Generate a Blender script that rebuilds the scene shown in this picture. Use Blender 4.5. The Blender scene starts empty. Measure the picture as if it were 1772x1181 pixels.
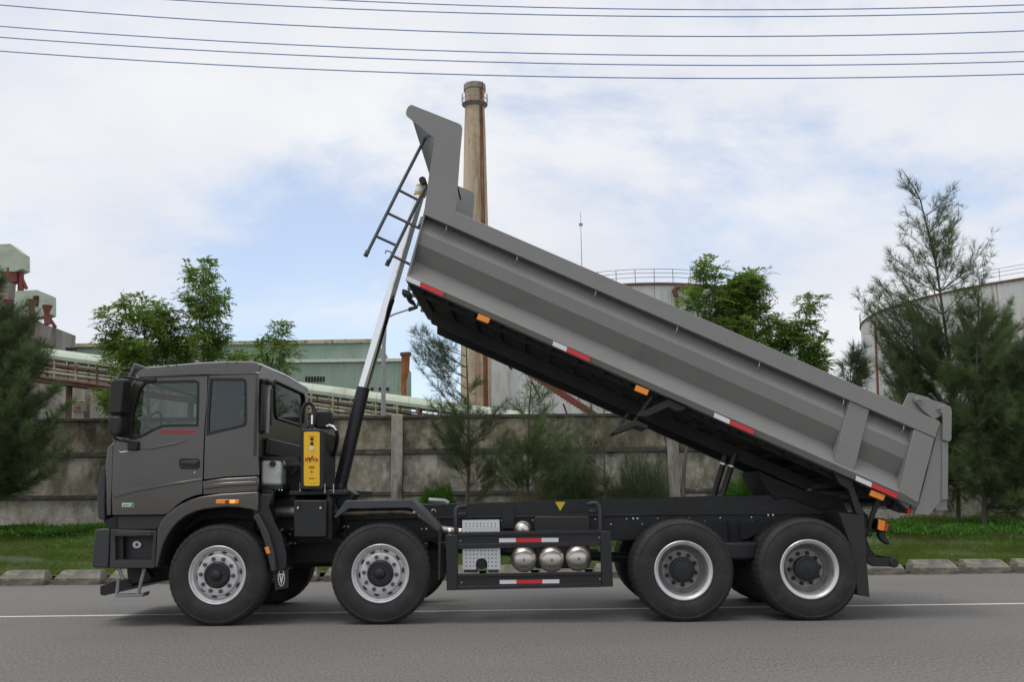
import bpy, bmesh, math, random
import numpy as np
from mathutils import Vector, Matrix
from mathutils.geometry import tessellate_polygon
S = bpy.context.scene
C = S.collection
R_ = math.radians
# ------------------------------------------------------------------ camera, sky, sun, exposure
FPX, CX, CY = 1650.0, 886.0, 590.5
CAM_H, YAW, PITCH, ROLL = 1.322, 0.017, math.atan(273.5/1650.0), 0.011
F0 = Vector((math.sin(YAW)*math.cos(PITCH), math.cos(YAW)*math.cos(PITCH), math.sin(PITCH)))
R0 = Vector((math.cos(YAW), -math.sin(YAW), 0))
U0 = R0.cross(F0)
CR = (R0*math.cos(ROLL) - U0*math.sin(ROLL)).normalized()
CU = (U0*math.cos(ROLL) + R0*math.sin(ROLL)).normalized()
CP = Vector((0, 0, CAM_H))
cd = bpy.data.cameras.new('camera'); cam = bpy.data.objects.new('camera', cd); C.objects.link(cam)
cd.sensor_width = 36; cd.lens = 36*FPX/1772.0; cd.clip_start = .1; cd.clip_end = 6000
M = Matrix.Identity(4)
for i in range(3):
    M[i][0] = CR[i]; M[i][1] = CU[i]; M[i][2] = -F0[i]; M[i][3] = CP[i]
cam.matrix_world = M
S.camera = cam
SUN_EL, SUN_AZ = R_(72), R_(-125)      # azimuth measured from +Y towards +X
w = bpy.data.worlds.new('World'); S.world = w; w.use_nodes = True
nt = w.node_tree; N = nt.nodes; L = nt.links
for n in list(N): N.remove(n)
out = N.new('ShaderNodeOutputWorld'); bg = N.new('ShaderNodeBackground'); bg.inputs[1].default_value = .10
sky = N.new('ShaderNodeTexSky'); sky.sky_type = 'NISHITA'; sky.sun_disc = False
sky.sun_elevation = SUN_EL; sky.sun_rotation = SUN_AZ; sky.air_density = 1.0; sky.dust_density = .6; sky.ozone_density = 2.0
tc = N.new('ShaderNodeTexCoord')
mp = N.new('ShaderNodeMapping'); mp.inputs['Scale'].default_value = (1, 1, 2.0); mp.inputs['Location'].default_value = (3.1, .7, .35)
L.new(tc.outputs['Generated'], mp.inputs[0])
nz = N.new('ShaderNodeTexNoise'); nz.inputs['Scale'].default_value = 2.6; nz.inputs['Detail'].default_value = 9; nz.inputs['Roughness'].default_value = .62
nz.inputs['Distortion'].default_value = .25
L.new(mp.outputs[0], nz.inputs['Vector'])
# clearer air low to the left of the view, thicker cloud elsewhere
dt = N.new('ShaderNodeVectorMath'); dt.operation = 'DOT_PRODUCT'
cl = (CR*(-.20) + CU*(-.04) + F0).normalized()
dt.inputs[1].default_value = cl
L.new(tc.outputs['Generated'], dt.inputs[0])
mr = N.new('ShaderNodeMapRange'); mr.inputs[1].default_value = .962; mr.inputs[2].default_value = 1.0; mr.inputs[3].default_value = .155; mr.inputs[4].default_value = -.075
mr.interpolation_type = 'SMOOTHSTEP'
L.new(dt.outputs['Value'], mr.inputs[0])
ad = N.new('ShaderNodeMath'); ad.operation = 'ADD'; L.new(nz.outputs['Fac'], ad.inputs[0]); L.new(mr.outputs[0], ad.inputs[1])
cr = N.new('ShaderNodeMapRange'); cr.inputs[1].default_value = .42; cr.inputs[2].default_value = .66; cr.inputs[3].default_value = .36; cr.inputs[4].default_value = .98; cr.interpolation_type = 'SMOOTHSTEP'
L.new(ad.outputs[0], cr.inputs[0])
nz2 = N.new('ShaderNodeTexNoise'); nz2.inputs['Scale'].default_value = 3.2; nz2.inputs['Detail'].default_value = 6
L.new(mp.outputs[0], nz2.inputs['Vector'])
cr2 = N.new('ShaderNodeValToRGB'); e = cr2.color_ramp.elements
e[0].position = .35; e[0].color = (6.3, 6.5, 7.1, 1); e[1].position = .68; e[1].color = (7.5, 7.55, 7.7, 1)
L.new(nz2.outputs['Fac'], cr2.inputs[0])
blue = N.new('ShaderNodeVectorMath'); blue.operation = 'SCALE'; blue.inputs['Scale'].default_value = 1.6
L.new(sky.outputs[0], blue.inputs[0])
mx = N.new('ShaderNodeMixRGB'); L.new(cr.outputs[0], mx.inputs[0]); L.new(blue.outputs[0], mx.inputs[1]); L.new(cr2.outputs[0], mx.inputs[2])
L.new(mx.outputs[0], bg.inputs[0]); L.new(bg.outputs[0], out.inputs[0])
sd = bpy.data.lights.new('sun', 'SUN'); sd.energy = 1.3; sd.angle = R_(28); sd.color = (1, .95, .87)
so = bpy.data.objects.new('sun', sd); C.objects.link(so)
sdir = Vector((math.sin(SUN_AZ)*math.cos(SUN_EL), math.cos(SUN_AZ)*math.cos(SUN_EL), math.sin(SUN_EL)))
so.rotation_euler = sdir.to_track_quat('Z', 'Y').to_euler()
S.view_settings.view_transform = 'Standard'; S.view_settings.look = 'None'; S.view_settings.gamma = 1; S.view_settings.exposure = 0.31
S.view_settings.use_curve_mapping = False

# ------------------------------------------------------------------ measuring helpers
def ray(px, py): return F0 + CR*((px-CX)/FPX) - CU*((py-CY)/FPX)
def W(px, py, Y):
    d = ray(px, py); return CP + d*((Y-CP.y)/d.y)
def G(px, py, z=0):
    d = ray(px, py); return CP + d*((z-CP.z)/d.z)
TR_A = -0.034; TR_P = Vector((0, 10.55, 0))
RT = Matrix.Rotation(-TR_A, 3, 'Z')
TC = RT @ (CP-TR_P)
def T(px, py, y=0.0):
    d = RT @ ray(px, py); return TC + d*((y-TC.y)/d.y)
def TX(px, py, x):
    d = RT @ ray(px, py); return TC + d*((x-TC.x)/d.x)
TW = 2.5

# ------------------------------------------------------------------ materials
MATS = {}
def mat(name, col, rough=.6, metal=0, var=.12, vs=4, bump=0, bs=60, coat=0, dirt=None, dscale=(2, 2, 2), dlo=.5, dhi=.68, spec=None, trans=0, emit=0, wave=None, vstretch=(1, 1, 1), vdet=8):
    if name in MATS: return MATS[name]
    m = bpy.data.materials.new(name); m.use_nodes = True; t = m.node_tree; n = t.nodes; l = t.links
    b = n['Principled BSDF']
    tcn = n.new('ShaderNodeTexCoord')
    mpp = n.new('ShaderNodeMapping'); mpp.inputs['Scale'].default_value = vstretch; l.new(tcn.outputs['Object'], mpp.inputs[0])
    nn = n.new('ShaderNodeTexNoise'); nn.inputs['Scale'].default_value = vs; nn.inputs['Detail'].default_value = vdet; nn.inputs['Roughness'].default_value = .65
    l.new(mpp.outputs[0], nn.inputs['Vector'])
    r = n.new('ShaderNodeValToRGB'); el = r.color_ramp.elements
    el[0].position = .3; el[0].color = (*[c*(1-var) for c in col], 1); el[1].position = .7; el[1].color = (*[min(1, c*(1+var)) for c in col], 1)
    l.new(nn.outputs['Fac'], r.inputs[0]); cur = r.outputs[0]
    if dirt:
        for k, dd in enumerate(dirt if isinstance(dirt[0], tuple) else [dirt]):
            m2 = n.new('ShaderNodeMapping'); m2.inputs['Scale'].default_value = dscale; m2.inputs['Location'].default_value = (k*3.7, k*1.3, k*5.1)
            l.new(tcn.outputs['Object'], m2.inputs[0])
            n2 = n.new('ShaderNodeTexNoise'); n2.inputs['Scale'].default_value = 1; n2.inputs['Detail'].default_value = 9; n2.inputs['Roughness'].default_value = .68
            l.new(m2.outputs[0], n2.inputs['Vector'])
            g = n.new('ShaderNodeMapRange'); g.inputs[1].default_value = dlo; g.inputs[2].default_value = dhi; l.new(n2.outputs['Fac'], g.inputs[0])
            x = n.new('ShaderNodeMixRGB'); x.inputs[2].default_value = (*dd, 1); l.new(g.outputs[0], x.inputs[0]); l.new(cur, x.inputs[1]); cur = x.outputs[0]
    l.new(cur, b.inputs['Base Color'])
    b.inputs['Roughness'].default_value = rough; b.inputs['Metallic'].default_value = metal
    b.inputs['Coat Weight'].default_value = coat; b.inputs['Coat Roughness'].default_value = .12
    if spec is not None: b.inputs['Specular IOR Level'].default_value = spec
    if emit:
        b.inputs['Emission Color'].default_value = (*col, 1); b.inputs['Emission Strength'].default_value = emit
    hs = []
    if bump:
        n3 = n.new('ShaderNodeTexNoise'); n3.inputs['Scale'].default_value = bs; n3.inputs['Detail'].default_value = 5; l.new(mpp.outputs[0], n3.inputs['Vector'])
        bp = n.new('ShaderNodeBump'); bp.inputs['Strength'].default_value = bump; bp.inputs['Distance'].default_value = .01
        l.new(n3.outputs['Fac'], bp.inputs['Height']); hs.append(bp)
    if wave:
        wv = n.new('ShaderNodeTexWave'); wv.inputs['Scale'].default_value = wave; wv.inputs['Distortion'].default_value = 0; l.new(tcn.outputs['Object'], wv.inputs[0])
        bp2 = n.new('ShaderNodeBump'); bp2.inputs['Strength'].default_value = .8; bp2.inputs['Distance'].default_value = .04
        l.new(wv.outputs['Fac'], bp2.inputs['Height'])
        if hs: l.new(hs[0].outputs[0], bp2.inputs['Normal'])
        hs.append(bp2)
    if hs: l.new(hs[-1].outputs[0], b.inputs['Normal'])
    if trans:
        o = n['Material Output']; tb = n.new('ShaderNodeBsdfTranslucent'); l.new(cur, tb.inputs[0])
        ms = n.new('ShaderNodeMixShader'); ms.inputs[0].default_value = trans; l.new(b.outputs[0], ms.inputs[1]); l.new(tb.outputs[0], ms.inputs[2]); l.new(ms.outputs[0], o.inputs[0])
    MATS[name] = m; return m
def glass(name, tint, refl=.12):
    m = bpy.data.materials.new(name); m.use_nodes = True; t = m.node_tree; n = t.nodes; l = t.links
    n.remove(n['Principled BSDF']); o = n['Material Output']
    a = n.new('ShaderNodeBsdfTransparent'); a.inputs[0].default_value = (*tint, 1)
    g = n.new('ShaderNodeBsdfGlossy'); g.inputs[0].default_value = (.9, .93, .93, 1); g.inputs['Roughness'].default_value = .02
    lw = n.new('ShaderNodeFresnel'); lw.inputs[0].default_value = 1.5
    ge = n.new('ShaderNodeNewGeometry'); iv = n.new('ShaderNodeMath'); iv.operation = 'SUBTRACT'; iv.inputs[0].default_value = 1; l.new(ge.outputs['Backfacing'], iv.inputs[1])
    m0 = n.new('ShaderNodeMath'); m0.operation = 'ADD'; m0.inputs[1].default_value = refl; l.new(lw.outputs[0], m0.inputs[0])
    mm = n.new('ShaderNodeMath'); mm.operation = 'MULTIPLY'; l.new(m0.outputs[0], mm.inputs[0]); l.new(iv.outputs[0], mm.inputs[1])
    x = n.new('ShaderNodeMixShader'); l.new(mm.outputs[0], x.inputs[0]); l.new(a.outputs[0], x.inputs[1]); l.new(g.outputs[0], x.inputs[2]); l.new(x.outputs[0], o.inputs[0])
    MATS[name] = m; return m
PAINT = mat('cab_paint', (.078, .070, .064), .30, .6, .08, 2, .03, 220, coat=.9)
BODY = mat('body_paint', (.228, .224, .213), .45, .15, .045, 1.6, .05, 160, coat=.12, dirt=(.16, .15, .13), dscale=(1.5, 1.5, 3), dlo=.55, dhi=.9)
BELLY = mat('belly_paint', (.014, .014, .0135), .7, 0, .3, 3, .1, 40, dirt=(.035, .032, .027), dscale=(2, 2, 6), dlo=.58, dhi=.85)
FRAME = mat('frame_paint', (.0125, .013, .014), .5, 0, .2, 6, .05, 90, dirt=(.032, .03, .027), dscale=(4, 4, 8), dlo=.56, dhi=.85)
BLACK = mat('black_plastic', (.0115, .0115, .0115), .5, 0, .15, 8, .15, 250)
GREYP = mat('dark_grey_plastic', (.036, .036, .037), .55, 0, .1, 8, .1, 250)
RUBBER = mat('rubber', (.019, .0183, .0175), .72, 0, .25, 6, .25, 90, dirt=(.05, .045, .038), dscale=(5, 5, 5), dlo=.5, dhi=.8)
FLAP = mat('mudflap_rubber', (.022, .02, .018), .7, 0, .2, 5, .1, 60)
RIM = mat('rim_silver', (.62, .62, .62), .36, .35, .06, 14, .03, 60, dirt=(.32, .28, .24), dscale=(9, 9, 9), dlo=.58, dhi=.75)
RIMD = mat('rim_grey', (.33, .33, .32), .45, .3, .1, 14, .03, 60, dirt=(.15, .13, .11), dscale=(9, 9, 9), dlo=.5, dhi=.75)
HUB = mat('hub_black', (.02, .021, .022), .4, .2, .2, 14, .08, 60)
NUT = mat('nut_steel', (.13, .11, .095), .5, .6, .3, 40)
CHROME = mat('chrome', (.78, .79, .8), .13, 1, .04, 3)
ALU = mat('brushed_steel', (.66, .62, .56), .36, .9, .08, 9, .04, 40, vstretch=(1, 1, 10))
PERF = mat('perforated_aluminium', (.66, .67, .68), .4, .6, .04, 9)
PIPE = mat('exhaust_steel', (.42, .36, .3), .42, .8, .3, 7, .05, 60, dirt=(.2, .12, .07), dscale=(5, 5, 5), dlo=.48, dhi=.7)
YEL = mat('yellow_panel', (.85, .5, .015), .4, 0, .02, 5)
YELM = mat('yellow_mark', (.75, .58, .03), .5, 0, .05, 5)
REDT = mat('red_reflector', (.62, .02, .025), .35, 0, .08, 30, spec=.6)
WHT = mat('white_reflector', (.72, .73, .74), .35, 0, .04, 30, spec=.6)
ORG = mat('orange_lens', (.9, .27, .01), .3, 0, .12, 60, coat=.4)
ORGL = mat('lit_orange_lens', (1, .25, .03), .3, 0, .1, 60, emit=1.1)
REDL = mat('red_lens', (.65, .03, .02), .25, 0, .1, 60, coat=.5)
LRED = mat('lettering_red', (.5, .02, .03), .5)
LBLK = mat('lettering_black', (.02, .02, .02), .5)
LGRN = mat('lettering_green', (.03, .35, .12), .5)
WPL = mat('white_plastic', (.62, .64, .56), .4, 0, .08, 8, dirt=(.3, .42, .4), dscale=(6, 6, 6), dlo=.5, dhi=.7)
SEAT = mat('seat_fabric', (.05, .048, .047), .9)
CURT = mat('curtain_fabric', (.30, .31, .31), .9, 0, .2, 6, vstretch=(14, 14, .2))
GLS = glass('window_glass', (.82, .87, .85), .02)
GLS2 = glass('tinted_glass', (.34, .37, .37), .03)
ASPH = mat('asphalt', (.142, .137, .127), .86, 0, .5, 46, .5, 90, vdet=2.5, vstretch=(1, .42, 1), dirt=[(.125, .120, .112), (.172, .166, .154)], dscale=(.22, .5, 1), dlo=.42, dhi=.9)
LINE = mat('road_paint', (.62, .62, .58), .7, 0, .1, 30, .2, 200, dirt=(.2, .2, .19), dscale=(14, 14, 1), dlo=.58, dhi=.7)
SOIL = mat('soil', (.05, .065, .025), .95, 0, .35, 3, .6, 20, dirt=[(.03, .07, .012), (.10, .09, .06)], dscale=(1.2, 1.2, 1), dlo=.5, dhi=.7)
GRASS = mat('grass_blade', (.115, .18, .032), .75, 0, .35, 1.2, spec=.12, trans=.35, dirt=(.20, .19, .07), dscale=(1.3, 1.3, 1.3), dlo=.48, dhi=.72)
WEED = mat('weed_leaf', (.066, .165, .02), .6, 0, .4, 2.2, spec=.2, trans=.35)
LEAF = mat('leaf', (.175, .275, .055), .5, 0, .45, 1.5, spec=.35, trans=.45, dirt=(.22, .30, .05), dscale=(1.1, 1.1, 1.1), dlo=.56, dhi=.7)
NEEDLE = mat('casuarina_needle', (.12, .165, .07), .7, 0, .4, 1.3, spec=.2, trans=.4, dirt=(.11, .13, .05), dscale=(1, 1, 1), dlo=.55, dhi=.7)
NEEDLE2 = mat('casuarina_needle_pale', (.09, .12, .055), .7, 0, .35, 1.3, spec=.2, trans=.4, dirt=(.14, .13, .07), dscale=(1.4, 1.4, 1.4), dlo=.55, dhi=.7)
BARK = mat('bark', (.10, .088, .07), .9, 0, .3, 12, .6, 40, vstretch=(1, 1, .3))
CONC = mat('mouldy_concrete', (.33, .275, .195), .92, 0, .3, 7, .6, 18, dirt=[(.19, .15, .095), (.38, .34, .26), (.055, .052, .038), (.09, .09, .05)], dscale=(1.25, 1.25, .95), dlo=.46, dhi=.62)
CONCM = mat('weathered_concrete', (.40, .36, .29), .92, 0, .3, 7, .6, 18, dirt=[(.24, .19, .13), (.48, .46, .40), (.07, .067, .05), (.13, .13, .085)], dscale=(1.4, 1.4, .8), dlo=.46, dhi=.64)
CONCW = mat('pale_weathered_concrete', (.44, .41, .35), .92, 0, .3, 7, .6, 18, dirt=[(.27, .24, .17), (.10, .10, .075)], dscale=(1.5, 1.5, .95), dlo=.46, dhi=.64)
CONCL = mat('pale_concrete', (.36, .34, .29), .9, 0, .2, 6, .4, 22, dirt=[(.07, .068, .055), (.2, .17, .13)], dscale=(3, 3, .7), dlo=.46, dhi=.64)
CONCD = mat('blackened_concrete', (.07, .066, .058), .95, 0, .4, 5, .5, 22, dirt=(.25, .24, .21), dscale=(1.6, 1.6, 8), dlo=.56, dhi=.66)
KERB = mat('kerb_concrete', (.22, .20, .165), .9, 0, .25, 9, .6, 40, dirt=[(.085, .078, .06), (.055, .065, .03), (.10, .095, .08)], dscale=(3.5, 3.5, 7), dlo=.46, dhi=.68)
FCONC = mat('factory_concrete', (.36, .33, .30), .9, 0, .12, .5, .3, 4, dirt=[(.15, .13, .115), (.24, .2, .17)], dscale=(.55, .55, .1), dlo=.45, dhi=.66)
CHIM = mat('chimney_concrete', (.50, .39, .265), .9, 0, .22, 2, .3, 4, dirt=[(.27, .18, .115), (.55, .47, .36)], dscale=(1.3, 1.3, .12), dlo=.48, dhi=.66)
GREEN = mat('green_sheet', (.27, .36, .29), .6, 0, .08, .4, dirt=[(.2, .19, .14), (.36, .42, .37)], dscale=(.35, .35, .12), dlo=.5, dhi=.68, wave=1.2)
GREENP = mat('pale_green_sheet', (.43, .49, .39), .6, 0, .06, .5, dirt=(.3, .27, .2), dscale=(.5, .5, 1.5), dlo=.52, dhi=.72)
CREAM = mat('cream_steel', (.42, .39, .28), .7, 0, .15, 3, dirt=(.2, .09, .04), dscale=(2, 2, 2), dlo=.5, dhi=.62)
RUST = mat('rust_steel', (.13, .065, .043), .85, 0, .35, 3, .2, 10)
REDP = mat('red_oxide_steel', (.21, .05, .042), .7, 0, .2, 3, dirt=(.16, .08, .05), dscale=(2, 2, 2), dlo=.5, dhi=.7)
TANK = mat('tank_sheet', (.56, .565, .55), .55, .1, .07, .9, dirt=[(.43, .44, .45), (.42, .33, .20), (.27, .15, .08)], dscale=(1.1, 1.1, .09), dlo=.54, dhi=.74)
TANKR = mat('tank_roof', (.17, .085, .06), .8, 0, .3, 1)
STEELG = mat('galvanised', (.30, .31, .32), .55, .4, .1, 3)
WIRE = mat('wire_glow_blue', (.30, .42, .70), .55)  # blue glow around the wires is put into their base colour
DARKW = mat('dark_opening', (.02, .02, .02), .9)
GND = mat('field_ground', (.06, .08, .035), .95, 0, .3, .3)

# ------------------------------------------------------------------ mesh helpers
class MB:
    def __init__(s): s.v = []; s.f = []; s.m = []
    def add(s, vs, fs, mi=0):
        o = len(s.v); s.v += [tuple(v) for v in vs]; s.f += [tuple(i+o for i in f) for f in fs]; s.m += [mi]*len(fs); return s
    def extrude(s, pts, vec, mi=0):
        n = len(pts); vec = Vector(vec)
        vs = [Vector(p) for p in pts]+[Vector(p)+vec for p in pts]
        fs = [tuple(range(n)), tuple(range(2*n-1, n-1, -1))]+[(i, i+n, (i+1) % n+n, (i+1) % n) for i in range(n)]
        return s.add(vs, fs, mi)
    def extrude_holes(s, outer, holes, vec, mi=0):
        vec = Vector(vec); loops = [outer]+holes
        tris = tessellate_polygon([[Vector(p) for p in lp] for lp in loops])
        flat = [Vector(p) for lp in loops for p in lp]; n = len(flat)
        vs = flat+[p+vec for p in flat]; fs = []
        for a, b, c in tris: fs += [(a, b, c), (c+n, b+n, a+n)]
        o = 0
        for lp in loops:
            k = len(lp)
            for i in range(k): fs.append((o+i, o+i+n, o+(i+1) % k+n, o+(i+1) % k))
            o += k
        return s.add(vs, fs, mi)
    def box(s, a, b, mi=0):
        x0, y0, z0 = a; x1, y1, z1 = b
        return s.extrude([(x0, y0, z0), (x1, y0, z0), (x1, y0, z1), (x0, y0, z1)], (0, y1-y0, 0), mi)
    def loft(s, rings, cap=True, mi=0, closed=True):
        n = len(rings[0]); vs = [v for r in rings for v in r]; fs = []
        for k in range(len(rings)-1):
            for i in range(n if closed else n-1):
                j = (i+1) % n; fs.append((k*n+i, k*n+j, (k+1)*n+j, (k+1)*n+i))
        if cap: fs.append(tuple(range(n-1, -1, -1))); fs.append(tuple((len(rings)-1)*n+i for i in range(n)))
        return s.add(vs, fs, mi)
    def tube(s, path, r, n=8, mi=0, cap=True):
        path = [Vector(p) for p in path]; rs = r if isinstance(r, (list, tuple)) else [r]*len(path)
        rings = []; up = None
        for i, p in enumerate(path):
            d = (path[min(i+1, len(path)-1)]-path[max(i-1, 0)]).normalized()
            if up is None:
                up = Vector((0, 0, 1)) if abs(d.z) < .9 else Vector((1, 0, 0))
            a = d.cross(up).normalized(); b = a.cross(d).normalized(); up = b
            rings.append([p+(a*math.cos(2*math.pi*k/n)+b*math.sin(2*math.pi*k/n))*rs[i] for k in range(n)])
        return s.loft(rings, cap, mi)
    def lathe(s, prof, c=(0, 0, 0), axis='y', n=48, mi=0, fn=None):
        c = Vector(c); rings = []
        for q, (r, h) in enumerate(prof):
            ring = []
            for k in range(n):
                a = 2*math.pi*k/n; rr = fn(q, k, r) if fn else r
                u, v = rr*math.cos(a), rr*math.sin(a)
                ring.append(c+(Vector((u, h, v)) if axis == 'y' else Vector((u, v, h)) if axis == 'z' else Vector((h, u, v))))
            rings.append(ring)
        return s.loft(rings, False, mi)
    def disc(s, c, r, h, axis='y', n=24, mi=0):      # solid cylinder from c along axis by h
        return s.tube([Vector(c), Vector(c)+(Vector((0, h, 0)) if axis == 'y' else Vector((0, 0, h)) if axis == 'z' else Vector((h, 0, 0)))], r, n, mi)
    def build(s, name, mats, parent=None, bevel=0, smooth=True, loc=None, seg=2, ang=35):
        me = bpy.data.meshes.new(name); me.from_pydata(s.v, [], s.f)
        for m in (mats if isinstance(mats, list) else [mats]): me.materials.append(m)
        if isinstance(mats, list) and len(mats) > 1: me.polygons.foreach_set('material_index', s.m)
        bm = bmesh.new(); bm.from_mesh(me); bmesh.ops.recalc_face_normals(bm, faces=bm.faces); bm.to_mesh(me); bm.free()
        if smooth:
            me.shade_smooth()
            me.set_sharp_from_angle(angle=R_(ang))
        me.update()
        return link(name, me, parent, bevel, loc, seg)
def link(name, me, parent=None, bevel=0, loc=None, seg=2):
    o = bpy.data.objects.new(name, me); C.objects.link(o)
    if parent: o.parent = parent
    if loc is not None: o.location = loc
    if bevel:
        b = o.modifiers.new('bevel', 'BEVEL'); b.width = bevel; b.segments = seg; b.limit_method = 'ANGLE'; b.angle_limit = R_(38); b.use_clamp_overlap = True
        b.harden_normals = False
    return o
def tag(o, label=None, cat=None, group=None, kind=None):
    if label: o['label'] = label
    if cat: o['category'] = cat
    if group: o['group'] = group
    if kind: o['kind'] = kind
    return o
def empty(name, loc, label, cat, group=None, rz=0):
    o = bpy.data.objects.new(name, None); C.objects.link(o); o.location = loc; o.rotation_euler = (0, 0, rz); o.empty_display_size = .3
    return tag(o, label, cat, group)
def rawmesh(name, verts, tris, m, parent=None, nv=3):
    """verts (n,3) array, faces (k,nv) array"""
    me = bpy.data.meshes.new(name); verts = np.asarray(verts, dtype=np.float32); tris = np.asarray(tris, dtype=np.int32)
    me.vertices.add(len(verts)); me.vertices.foreach_set('co', verts.ravel())
    me.loops.add(tris.size); me.loops.foreach_set('vertex_index', tris.ravel())
    me.polygons.add(len(tris)); me.polygons.foreach_set('loop_start', np.arange(0, tris.size, nv, dtype=np.int32)); me.polygons.foreach_set('loop_total', np.full(len(tris), nv, dtype=np.int32))
    me.materials.append(m); me.update(calc_edges=True)
    o = bpy.data.objects.new(name, me); C.objects.link(o)
    if parent: o.parent = parent
    return o
def text_mesh(name, s, x0, x1, z0, z1, y, m, parent, bold=0.0, thick=.002):
    cu = bpy.data.curves.new(name, 'FONT'); cu.body = s; cu.extrude = .01; cu.offset = bold; cu.resolution_u = 3
    tmp = bpy.data.objects.new(name, cu); C.objects.link(tmp)
    dg = bpy.context.evaluated_depsgraph_get(); me = bpy.data.meshes.new_from_object(tmp.evaluated_get(dg))
    bpy.data.objects.remove(tmp); bpy.data.curves.remove(cu)
    co = np.zeros(len(me.vertices)*3); me.vertices.foreach_get('co', co); co = co.reshape(-1, 3)
    mn, mx_ = co.min(0), co.max(0); o = np.zeros_like(co)
    o[:, 0] = x0+(co[:, 0]-mn[0])/(mx_[0]-mn[0])*(x1-x0)
    o[:, 2] = z0+(co[:, 1]-mn[1])/(mx_[1]-mn[1])*(z1-z0)
    o[:, 1] = y-(co[:, 2]-mn[2])/(mx_[2]-mn[2])*thick
    me.vertices.foreach_set('co', o.ravel()); me.materials.clear(); me.materials.append(m); me.name = name; me.update()
    return link(name, me, parent)

# ------------------------------------------------------------------ ground, road, verge
def sheet(name, x0, x1, prof, m, nx=1):
    vs = []; fs = []
    for i in range(nx+1):
        x = x0+(x1-x0)*i/nx
        for (y, z) in prof: vs.append((x, y, z))
    k = len(prof)
    for i in range(nx):
        for j in range(k-1): fs.append((i*k+j, (i+1)*k+j, (i+1)*k+j+1, i*k+j+1))
    me = bpy.data.meshes.new(name); me.from_pydata(vs, [], fs); me.materials.append(m); me.update()
    return tag(link(name, me), kind='structure')
sheet('ground', -3000, 3000, [(-3000, -.06), (-8, -.06), (17, -.06), (26.5, -.06), (26.6, .45), (3000, .45)], GND)
sheet('road', -400, 400, [(-7, 0), (16.35, 0)], ASPH)
yl = G(886, 1057.5).y
sheet('road_line', -400, 400, [(yl-.05, .004), (yl+.05, .004)], LINE)
def vz(x, y):
    t = min(1, max(0, (y-16.5)/7.5)); return .13+.57*t**1.1+.035*math.sin(x*.9+y*.6)*min(1, t*3)+.02*math.sin(x*2.7-y*1.9)*min(1, t*3)
vs = []; fs = []; nx, ny = 320, 34
for i in range(nx+1):
    for j in range(ny+1):
        x = -40+80*i/nx; y = 16.52+(25.2-16.52)*j/ny; vs.append((x, y, vz(x, y)))
for i in range(nx):
    for j in range(ny): a = i*(ny+1)+j; fs.append((a, a+ny+1, a+ny+2, a+1))
me = bpy.data.meshes.new('verge'); me.from_pydata(vs, [], fs); me.materials.append(SOIL); me.shade_smooth()
tag(link('verge', me), kind='structure')
MB().box((-60, 16.35, -.1), (60, 16.66, .055)).build('gutter_strip', KERB).__setitem__('kind', 'structure')
# kerb blocks
rnd = random.Random(3)
def kerb_mesh():
    mb = MB(); w_, d_, h_ = .38, .36, .22
    y0, y1 = 0, d_
    b = [(-w_, y0, -.05), (w_, y0, -.05), (w_, y1, -.05), (-w_, y1, -.05)]
    m_ = [(-w_, y0, .105), (w_, y0, .105), (w_, y1, .105), (-w_, y1, .105)]
    t_ = [(-w_+.07, y0+.16, h_), (w_-.07, y0+.16, h_), (w_-.07, y1, h_), (-w_+.07, y1, h_)]
    mb.loft([b, m_, t_]); return mb
kb0 = kerb_mesh().build('kerb_block', KERB, bevel=.012)
kx = [G(p, 1008, 0.1).x for p in (103, 1651)]
nk = 15; step = (kx[1]-kx[0])/nk
side = ['far left', 'left']
for k in range(-3, nk+4):
    o = kb0 if k == -3 else kb0.copy()
    if k != -3: C.objects.link(o)
    o.location = (kx[0]+step*k+rnd.uniform(-.02, .02), 16.22+rnd.uniform(-.02, .02), rnd.uniform(-.01, .01)); o.rotation_euler = (0, 0, rnd.uniform(-.02, .02))
    tx = {0: 'whole weathered kerb block nearest the left edge', -1: 'kerb block cut off by the left edge of the photo', 1: 'kerb block behind the hanging cab step',
          nk: 'mossy kerb block second from the right edge', nk+1: 'kerb block cut off by the right edge of the photo',
          nk-1: 'kerb block just behind the rear underrun bar', 5: 'kerb block seen between the two front wheels'}.get(k)
    if tx: tag(o, tx, 'kerb block', 'kerb blocks along the verge')
    else: tag(o, 'weathered grey kerb block mostly hidden behind the dump truck', 'kerb block', 'kerb blocks behind the truck')

# ------------------------------------------------------------------ foliage generators
def seg_quads(P, D, Lh, Wd, rng, taper=.25):
    """thin flat blades: start P, unit dir D, length, width -> verts, quads"""
    n = len(P); rv = rng.normal(size=(n, 3)); s = np.cross(D, rv); s /= np.linalg.norm(s, axis=1)[:, None]+1e-9
    s *= (Wd/2)[:, None]; E = P+D*Lh[:, None]
    V = np.stack([P-s, P+s, E+s*taper, E-s*taper], 1).reshape(-1, 3)
    F = np.arange(n*4).reshape(n, 4); return V, F
def leaf_quads(P, D, Lh, Wd, rng, nrm=None):
    n = len(P); rv = rng.normal(size=(n, 3)) if nrm is None else nrm
    s = np.cross(D, rv); s /= np.linalg.norm(s, axis=1)[:, None]+1e-9; s *= (Wd/2)[:, None]
    V = np.stack([P, P+D*(Lh*.45)[:, None]+s, P+D*Lh[:, None], P+D*(Lh*.45)[:, None]-s], 1).reshape(-1, 3)
    return V, np.arange(n*4).reshape(n, 4)
def unit(a): return a/(np.linalg.norm(a, axis=-1, keepdims=True)+1e-9)
def bez(a, b, c, t): t = t[:, None]; return (1-t)**2*a+2*t*(1-t)*b+t*t*c
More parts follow.
